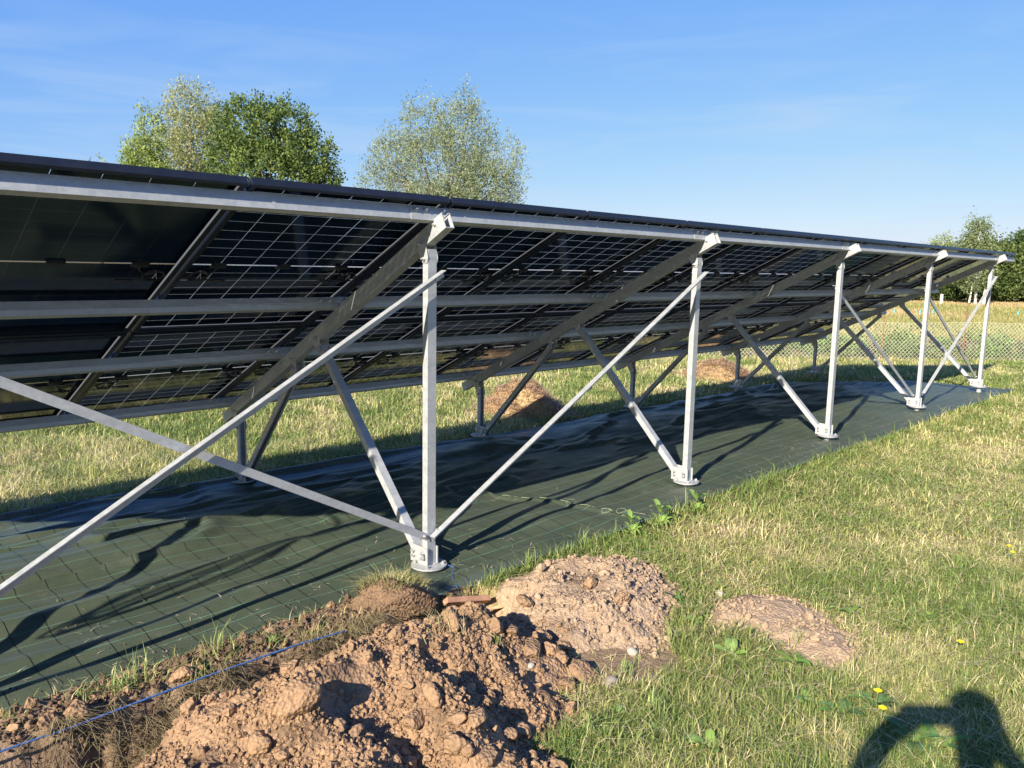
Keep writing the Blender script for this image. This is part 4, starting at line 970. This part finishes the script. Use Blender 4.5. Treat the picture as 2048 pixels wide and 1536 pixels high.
# ------------------------------------------------------------------ trees
def tree(name, u0, D, lobes, c0, c1, nclump, nleaf, ls, label, trunk=None, droop=.0, upw=.5, cat='tree', grp=None, seed=1, mat=None, elong=2.6, limbs=26, trunk_r=.16, spread=.30, tr=None):
    """lobes: (u, v, ru, rv) as seen from the photograph at depth D, given real width and depth there"""
    r = np.random.default_rng(seed); s = D/FPX; basep = at_depth(u0, 560, D); gz = float(T(basep.x, basep.y, False)); basep.z = gz
    root = empty(name, basep, label, cat, grp)
    C = []; Rr = []
    for (u, v, ru, rv) in lobes: C.append(np.array(at_depth(u, v, D)-basep)); Rr.append((ru*s, rv*s))
    vol = np.array([a*a*b for a, b in Rr])**.75; pk = r.choice(len(lobes), nclump, p=vol/vol.sum())
    dirs = r.normal(size=(nclump, 3)); dirs /= np.linalg.norm(dirs, axis=1)[:, None]; rad = r.uniform(.35, 1.0, nclump)**.5
    rad *= 1+r.normal(0, .07, nclump)
    cc = np.array([C[i] for i in pk]); rr_ = np.array([Rr[i] for i in pk]); off = dirs*rad[:, None]*np.stack([rr_[:, 0], rr_[:, 0]*.9, rr_[:, 1]], 1)
    P0 = cc+off; ok = P0[:, 2] > .5; P0 = P0[ok]; dirs = dirs[ok]; nc = len(P0)
    L = spread*r.uniform(.6, 1.5, nc); td = dirs*.7+r.normal(0, .35, (nc, 3)); td[:, 2] += upw-droop; td /= np.linalg.norm(td, axis=1)[:, None]
    k = nleaf; t = r.random((nc, k)); pos = P0[:, None]+td[:, None]*(L[:, None]*t)[..., None]+r.normal(0, 1, (nc, k, 3))*(spread*.22); pos = pos.reshape(-1, 3); n = len(pos)
    ax = np.repeat(td, k, 0)+r.normal(0, .8, (n, 3)); ax /= np.linalg.norm(ax, axis=1)[:, None]; b_ = np.cross(ax, r.normal(size=(n, 3))); b_ /= np.linalg.norm(b_, axis=1)[:, None]
    l_ = ls*r.uniform(.7, 1.4, n)[:, None]; w_ = l_/elong
    V = np.stack([pos-ax*l_*.5, pos+b_*w_*.5, pos+ax*l_*.5, pos-b_*w_*.5], 1).reshape(-1, 3); F = np.arange(n*4).reshape(-1, 4)
    kk = np.clip(np.repeat(r.normal(.5, .28, nc), k)+r.normal(0, .18, n), 0, 1)[:, None]; colr = np.array(c0)*(1-kk)+np.array(c1)*kk
    link('crown', np_mesh('crown', V, F, attrs={'Col': np.repeat(np.clip(colr, 0, 1), 4, 0)}), mat or LEAF, root)
    b = MB(); top = max(c[2] for c in C); fork = Vector((0, 0, max(.8, top*.22)))
    b.tube([(0, 0, -.1), (0, 0, .3), fork], [trunk_r*1.3, trunk_r, trunk_r*.8], 9)
    sel = r.choice(nc, min(limbs, nc), replace=False)
    for i in sel:
        e = Vector(P0[i]); m1 = fork.lerp(e, .35)+Vector((0, 0, (e-fork).length*.10)); m2 = fork.lerp(e, .7)+Vector((0, 0, (e-fork).length*.06)); b.tube([fork-Vector((0, 0, .1)), m1, m2, e], [trunk_r*.45, trunk_r*.28, trunk_r*.15, .008], 5, cap=False)
    if tr: 
        for (ua, va, ub, vb) in tr:
            A_, B_ = at_depth(ua, va, D)-basep, at_depth(ub, vb, D)-basep; b.tube([A_, A_.lerp(B_, .5)+Vector((.05, 0, 0)), B_], [.07, .055, .03], 6)
    b.build('trunk', trunk or BARK, root, smooth=True)
    return root
DG = ((.05, .095, .022), (.20, .26, .065)); SV = ((.16, .20, .085), (.34, .38, .22)); YG = ((.16, .23, .05), (.36, .42, .13))
tree('broadleaf_tree', 555, 30, [(500, 262, 68, 66), (562, 272, 70, 64), (612, 322, 62, 56), (545, 380, 118, 90), (640, 372, 44, 44), (465, 350, 60, 90), (520, 490, 150, 90)], DG[0], DG[1], 4400, 14, .105, 'dense dark green tree in the middle of the left tree group', seed=2, elong=1.7, spread=.30)
tree('willow_tree', 385, 33, [(378, 232, 42, 60), (405, 295, 60, 70), (345, 330, 60, 62), (432, 262, 34, 50), (370, 430, 105, 100)], (.20, .23, .08), (.42, .43, .20), 2500, 14, .125, 'tall pale willow behind the dark tree in the left group', seed=3, elong=3.2, spread=.42, upw=.6)
tree('willow_tree', 292, 29, [(300, 268, 24, 46), (284, 325, 30, 48), (292, 395, 55, 80), (262, 330, 14, 30)], YG[0], YG[1], 950, 14, .12, 'yellow-green slim willow at the left edge of the tree group', seed=4, elong=3, spread=.34, upw=.6, limbs=14, trunk_r=.1)
tree('willow_tree', 890, 38, [(928, 208, 24, 38), (930, 278, 56, 66), (846, 250, 40, 50), (792, 322, 50, 50), (880, 340, 105, 75), (1012, 335, 36, 58), (960, 385, 85, 66), (755, 372, 36, 46), (890, 460, 150, 90)], SV[0], SV[1], 4300, 13, .135, 'silvery open willow standing alone right of the tree group', seed=5, elong=3.4, spread=.5, upw=.55, limbs=60, trunk_r=.2)
tree('willow_tree', 205, 40, [(204, 335, 14, 18), (190, 350, 40, 22), (195, 400, 50, 40)], YG[0], YG[1], 120, 12, .14, 'small treetop just showing above the panels at the far left', seed=6, elong=3, spread=.3, limbs=6, trunk_r=.08)
# right-hand trees and hedge
tree('birch_tree', 1955, 50, [(1956, 450, 13, 16), (1958, 474, 23, 22), (1940, 500, 28, 20), (1968, 508, 24, 22), (1948, 545, 34, 34)], (.11, .15, .05), (.27, .31, .14), 900, 13, .13, 'tall slender birch with white trunk at the right side', BIRCH, trunk_r=.09, droop=.6, upw=.3, seed=7, elong=2, spread=.5, limbs=22, tr=[(1938, 606, 1946, 560), (1946, 560, 1958, 500), (1958, 500, 1955, 455)])
tree('birch_tree', 1890, 56, [(1888, 486, 13, 12), (1866, 495, 14, 10), (1884, 515, 28, 20), (1896, 545, 28, 26)], (.17, .22, .07), (.36, .41, .16), 520, 12, .14, 'small pale birch top showing above the panels left of the tall birch', BIRCH, droop=.4, seed=8, elong=2, spread=.45, limbs=10, trunk_r=.1)
hedge = [(1700, 575, 60, 42), (1770, 570, 60, 40), (1835, 566, 52, 44), (1905, 560, 52, 50), (1985, 550, 56, 56), (2050, 540, 56, 66), (2125, 530, 65, 85), (2205, 530, 70, 85), (2290, 530, 70, 85)]
hl = ['hedge tree mostly hidden behind the far frame', 'hedge tree seen between the last two frames', 'dark hedge bush under the end of the rail', 'hedge bush left of the birch trunk', 'broad bush right of the tall birch', 'tall dense bush at the right photo edge', 'bush just beyond the right photo edge', 'outer bush beyond the right photo edge', 'farthest bush of the hedge on the right']
for i, (u_, v_, ru, rv) in enumerate(hedge):
    if i > 6: continue
    tree('hedge_bush', u_, 54+(i % 3)*1.2, [(u_, v_, ru, rv), (u_-25, v_+28, ru*.7, rv*.6), (u_+28, v_+25, ru*.7, rv*.6), (u_+5, v_-rv*.6, ru*.5, rv*.5), (u_, 590, ru, 26)], (.035, .07, .018), (.12, .165, .04) if i % 2 else (.16, .20, .055), 1900, 13, .19, hl[i], seed=20+i, elong=1.7, spread=.55, limbs=14, cat='bush', grp='trees and bushes along the far hedge', trunk_r=.1)

# ------------------------------------------------------------------ fence, posts, garden
WIRE = simple('fence_wire', (.50, .50, .38), .6, .0, .15, 3); RUST = simple('rusty_bar', (.22, .10, .06), .9, 0, .3, 12)
fA = CAM+fdir*FENCE_D+fperp*(1.9); fA.z = 0; fB = CAM+fdir*(FENCE_D+.3)+fperp*(15.0); fB.z = 0
fd_ = (fB-fA); FL = fd_.length; fd_.normalize(); fence = empty('wire_fence', (fA.x, fA.y, -.09), 'low pale chain-link wire fence between the lawn and the garden', 'fence')
V = []; F = []; fh = .84; w = .0044; sp = .088; nrm = Vector((-fd_.y, fd_.x, 0))
def ribbon(a, b, off):
    d = (b-a).normalized(); s = d.cross(nrm).normalized()*w*.5; i = len(V); o_ = nrm*off; e = nrm*.002
    for q in (a-s, a+s, b+s, b-s): V.append(tuple(q+o_-e))
    for q in (a-s, a+s, b+s, b-s): V.append(tuple(q+o_+e))
    F.extend([(i, i+1, i+2, i+3), (i+7, i+6, i+5, i+4), (i, i+3, i+7, i+4), (i+1, i+5, i+6, i+2)])
random.seed(5)
k = -fh
while k < FL:
    for sg in (1, -1):
        a0, a1 = (k, k+fh) if sg > 0 else (k+fh, k); z0, z1 = 0., fh
        lo, hi = max(min(a0, a1), 0), min(max(a0, a1), FL)
        if hi-lo < .02: continue
        f = lambda a: z0+(z1-z0)*(a-a0)/(a1-a0)
        m_ = 4; prev = None
        for j in range(m_+1):
            a = lo+(hi-lo)*j/m_; q = fd_*a+Vector((0, 0, f(a)+.02*math.sin(a*1.7))); 
            if prev is not None: ribbon(prev, q, .003*sg+.015*math.sin(a))
            prev = q
    k += sp
link('wire_mesh', np_mesh('wire_mesh', np.array(V), np.array(F)), WIRE, fence)
b = MB()
for zz in (.0, fh): b.tube([fd_*(FL*i/40)+Vector((0, 0, zz+.02*math.sin(FL*i/40*1.7))) for i in range(41)], .0035, 5)
b.build('tension_wire', WIRE, fence)
for lat_ in (2.4, 5.1, 8.05, 9.85, 12.6):
    q = fd_*(lat_-1.9); b = MB(); top = 1.02 if lat_ != 9.85 else 1.28; b.tube([q+Vector((0, 0, -.2)), q+Vector((.01, .01, top))], .012, 6); b.build('post', RUST, fence)
WPOST = simple('pale_wooden_post', (.60, .56, .48), .8, 0, .2, 5)
for u_, v0, v1, D, lab in ((1882, 609, 588, 50, 'short pale wooden post in front of the hedge, left one'), (1967, 611, 576, 50, 'taller pale wooden post in front of the hedge, right one')):
    a, c = at_depth(u_, v0, D), at_depth(u_, v1, D); b = MB(); b.tube([(0, 0, -.2), (0, 0, (c-a).z*.97), (0, 0, (c-a).z)], [.10, .09, .06], 8); o = b.build('wooden_post', WPOST, None, (a.x, a.y, float(T(a.x, a.y, False)))); o.scale.z = max(.9, (c.z-o.location.z)/(c.z-a.z)); tag(o, lab, 'post')
TEAL = simple('turquoise_plastic', (.10, .55, .46), .5, 0, .1, 5)
for i, (u_, v_) in enumerate(((1817, 629), (1841, 628), (1867, 625), (1790, 622), (2037, 629))):
    q = at_depth(u_, v_, 36); z0 = float(T(q.x, q.y, False)); b = MB(); hz = max(.35, q.z-z0+.12); b.tube([(0, 0, 0), (0, 0, hz-.2)], .012, 5); b.prism([(-.07, -.05), (.09, -.06), (.07, .05), (.02, .11), (-.06, .08)], Vector((0, -.02, hz-.12)), Vector((0, .02, hz-.12)), Vector((1, 0, 0)), Vector((0, 0, 1)))
    if i == 4: pass
    tag(b.build('plant_marker', TEAL, None, (q.x, q.y, z0)), ('leftmost but one of the turquoise markers in the golden field', 'middle turquoise marker in the golden field', 'turquoise marker just left of the fourth post', 'leftmost turquoise marker in the golden field', 'single turquoise marker near the right photo edge')[i], 'marker')
# garden plants behind the fence
def bushy(seed, c0, n=150, R0=.20, H=.24, L=.055):
    r = np.random.default_rng(seed); p = r.normal(0, R0*.55, (n, 3)); p[:, 2] = np.abs(r.normal(.5, .3, n))*H; ax = r.normal(size=(n, 3)); ax[:, 2] += .6; ax /= np.linalg.norm(ax, axis=1)[:, None]
    b_ = np.cross(ax, r.normal(size=(n, 3))); b_ /= np.linalg.norm(b_, axis=1)[:, None]; l_ = L*r.uniform(.6, 1.5, (n, 1)); V = np.stack([p-ax*l_*.5, p+b_*l_*.28, p+ax*l_*.5, p-b_*l_*.28], 1).reshape(-1, 3)
    return np_mesh('leaves', V, np.arange(n*4).reshape(-1, 4), attrs={'Col': np.repeat(np.clip(np.array(c0)*r.uniform(.6, 1.35, (n, 1)), 0, 1), 4, 0)})
gm_ = [bushy(50, (.13, .21, .055)), bushy(51, (.17, .25, .07)), bushy(52, (.11, .18, .05)), bushy(53, (.30, .20, .17)), bushy(54, (.22, .27, .09))]
for m_ in gm_: m_.materials.append(LEAF)
random.seed(31)
for rowi in range(5):
    for j in range(32):
        lat_ = 2.6+j*.39+random.uniform(-.15, .15); dd = FENCE_D+.9+rowi*.85+random.uniform(-.2, .2); q = CAM+fdir*dd+fperp*lat_
        if random.random() < .12: continue
        kind_ = 3 if (rowi in (1, 2) and random.random() < .3) else random.choice((0, 1, 2, 4))
        o = bpy.data.objects.new('garden_plant', gm_[kind_]); col.objects.link(o); s = random.uniform(.8, 1.6); o.scale = (s, s, s*random.uniform(.7, 1.1)); o.rotation_euler = (0, 0, random.uniform(0, 6.28)); o.location = (q.x, q.y, -.09)
        tag(o, 'dull reddish leafy plant in the garden rows behind the fence' if kind_ == 3 else 'green leafy plant in the garden rows behind the fence', 'garden plant', 'garden plants behind the wire fence')

# ------------------------------------------------------------------ the photographer, whose shadow falls on the grass
def skin_fig(name, J, E_, mat, parent, sub=1):
    me = bpy.data.meshes.new(name); me.from_pydata([j[0] for j in J], E_, []); o = link(name, me, mat, parent)
    md = o.modifiers.new('skin', 'SKIN'); md.use_smooth_shade = True
    for i, j in enumerate(J): me.skin_vertices[0].data[i].radius = (j[1], j[1] if len(j) < 3 else j[2])
    me.skin_vertices[0].data[0].use_root = True; o.modifiers.new('sub', 'SUBSURF').levels = sub; o.modifiers['sub'].render_levels = sub; return o
SKIN = simple('skin', (.55, .33, .23), .6); SHIRT = simple('grey_shirt', (.16, .18, .22), .8); JEANS = simple('dark_trousers', (.04, .05, .09), .85); HAIR = simple('brown_hair', (.05, .03, .02), .8)
G0 = Vector((-1.865, -3.56, 0)); rootp = empty('person', G0, 'person in grey shirt holding up a phone, seen only as a shadow', 'person')
F_ = fdir; S_ = fperp
def L(s, f, z): v = S_*s+F_*f; return (v.x, v.y, z)
hz = 1.93
J = [(L(0, 0, 1.00), .15, .11), (L(0, 0, 1.25), .14, .10), (L(0, 0, 1.50), .17, .10), (L(0, .01, 1.62), .065), (L(0, .03, 1.74), .06), (L(0, .04, hz-.08), .10, .105), (L(0, .04, hz+.02), .118, .118), (L(0, .03, hz+.09), .06),
     (L(.20, 0, 1.55), .055), (L(.36, .07, 1.50), .045), (L(.20, .19, 1.66), .045), (L(.095, .15, 1.87), .056), (L(-.20, 0, 1.55), .055), (L(-.40, .07, 1.50), .052), (L(-.30, .15, 1.74), .056), (L(-.14, .16, 1.86), .054),
     (L(.10, 0, .90), .095), (L(.12, .02, .50), .062), (L(.13, 0, .09), .042), (L(.13, .15, .04), .035), (L(-.10, 0, .90), .095), (L(-.12, .02, .50), .062), (L(-.13, 0, .09), .042), (L(-.13, .15, .04), .035)]
E_ = [(0, 1), (1, 2), (2, 3), (3, 4), (4, 5), (5, 6), (6, 7), (2, 8), (8, 9), (9, 10), (10, 11), (2, 12), (12, 13), (13, 14), (14, 15), (0, 16), (16, 17), (17, 18), (18, 19), (0, 20), (20, 21), (21, 22), (22, 23)]
skin_fig('body', J, E_, SHIRT, rootp)
for sg in (1, -1):
    for k in range(4): 
        c0 = .085 if sg > 0 else -.16; a = L(c0, .17, 1.7735+.018*k); m_ = L(c0-sg*.012, .195, 1.78+.018*k); e = L(c0-sg*.035, .20, 1.782+.018*k)
        b = MB(); b.tube([a, m_, e], [.009, .008, .006], 6); b.build('finger', SKIN, rootp, smooth=True)
ph = MB(); Mp = Matrix.Translation(G0) ; 
c = CAM-F_*.012; fx = MB()
Mx = Matrix(((S_.x, F_.x, 0, c.x), (S_.y, F_.y, 0, c.y), (0, 0, 1, c.z-.005), (0, 0, 0, 1)))
fx.box(-.15, .06, -.009, -.001, -.02, .075, Mx); tag(fx.build('phone', BLACK), 'black phone held up sideways at the camera position, out of view', 'phone')
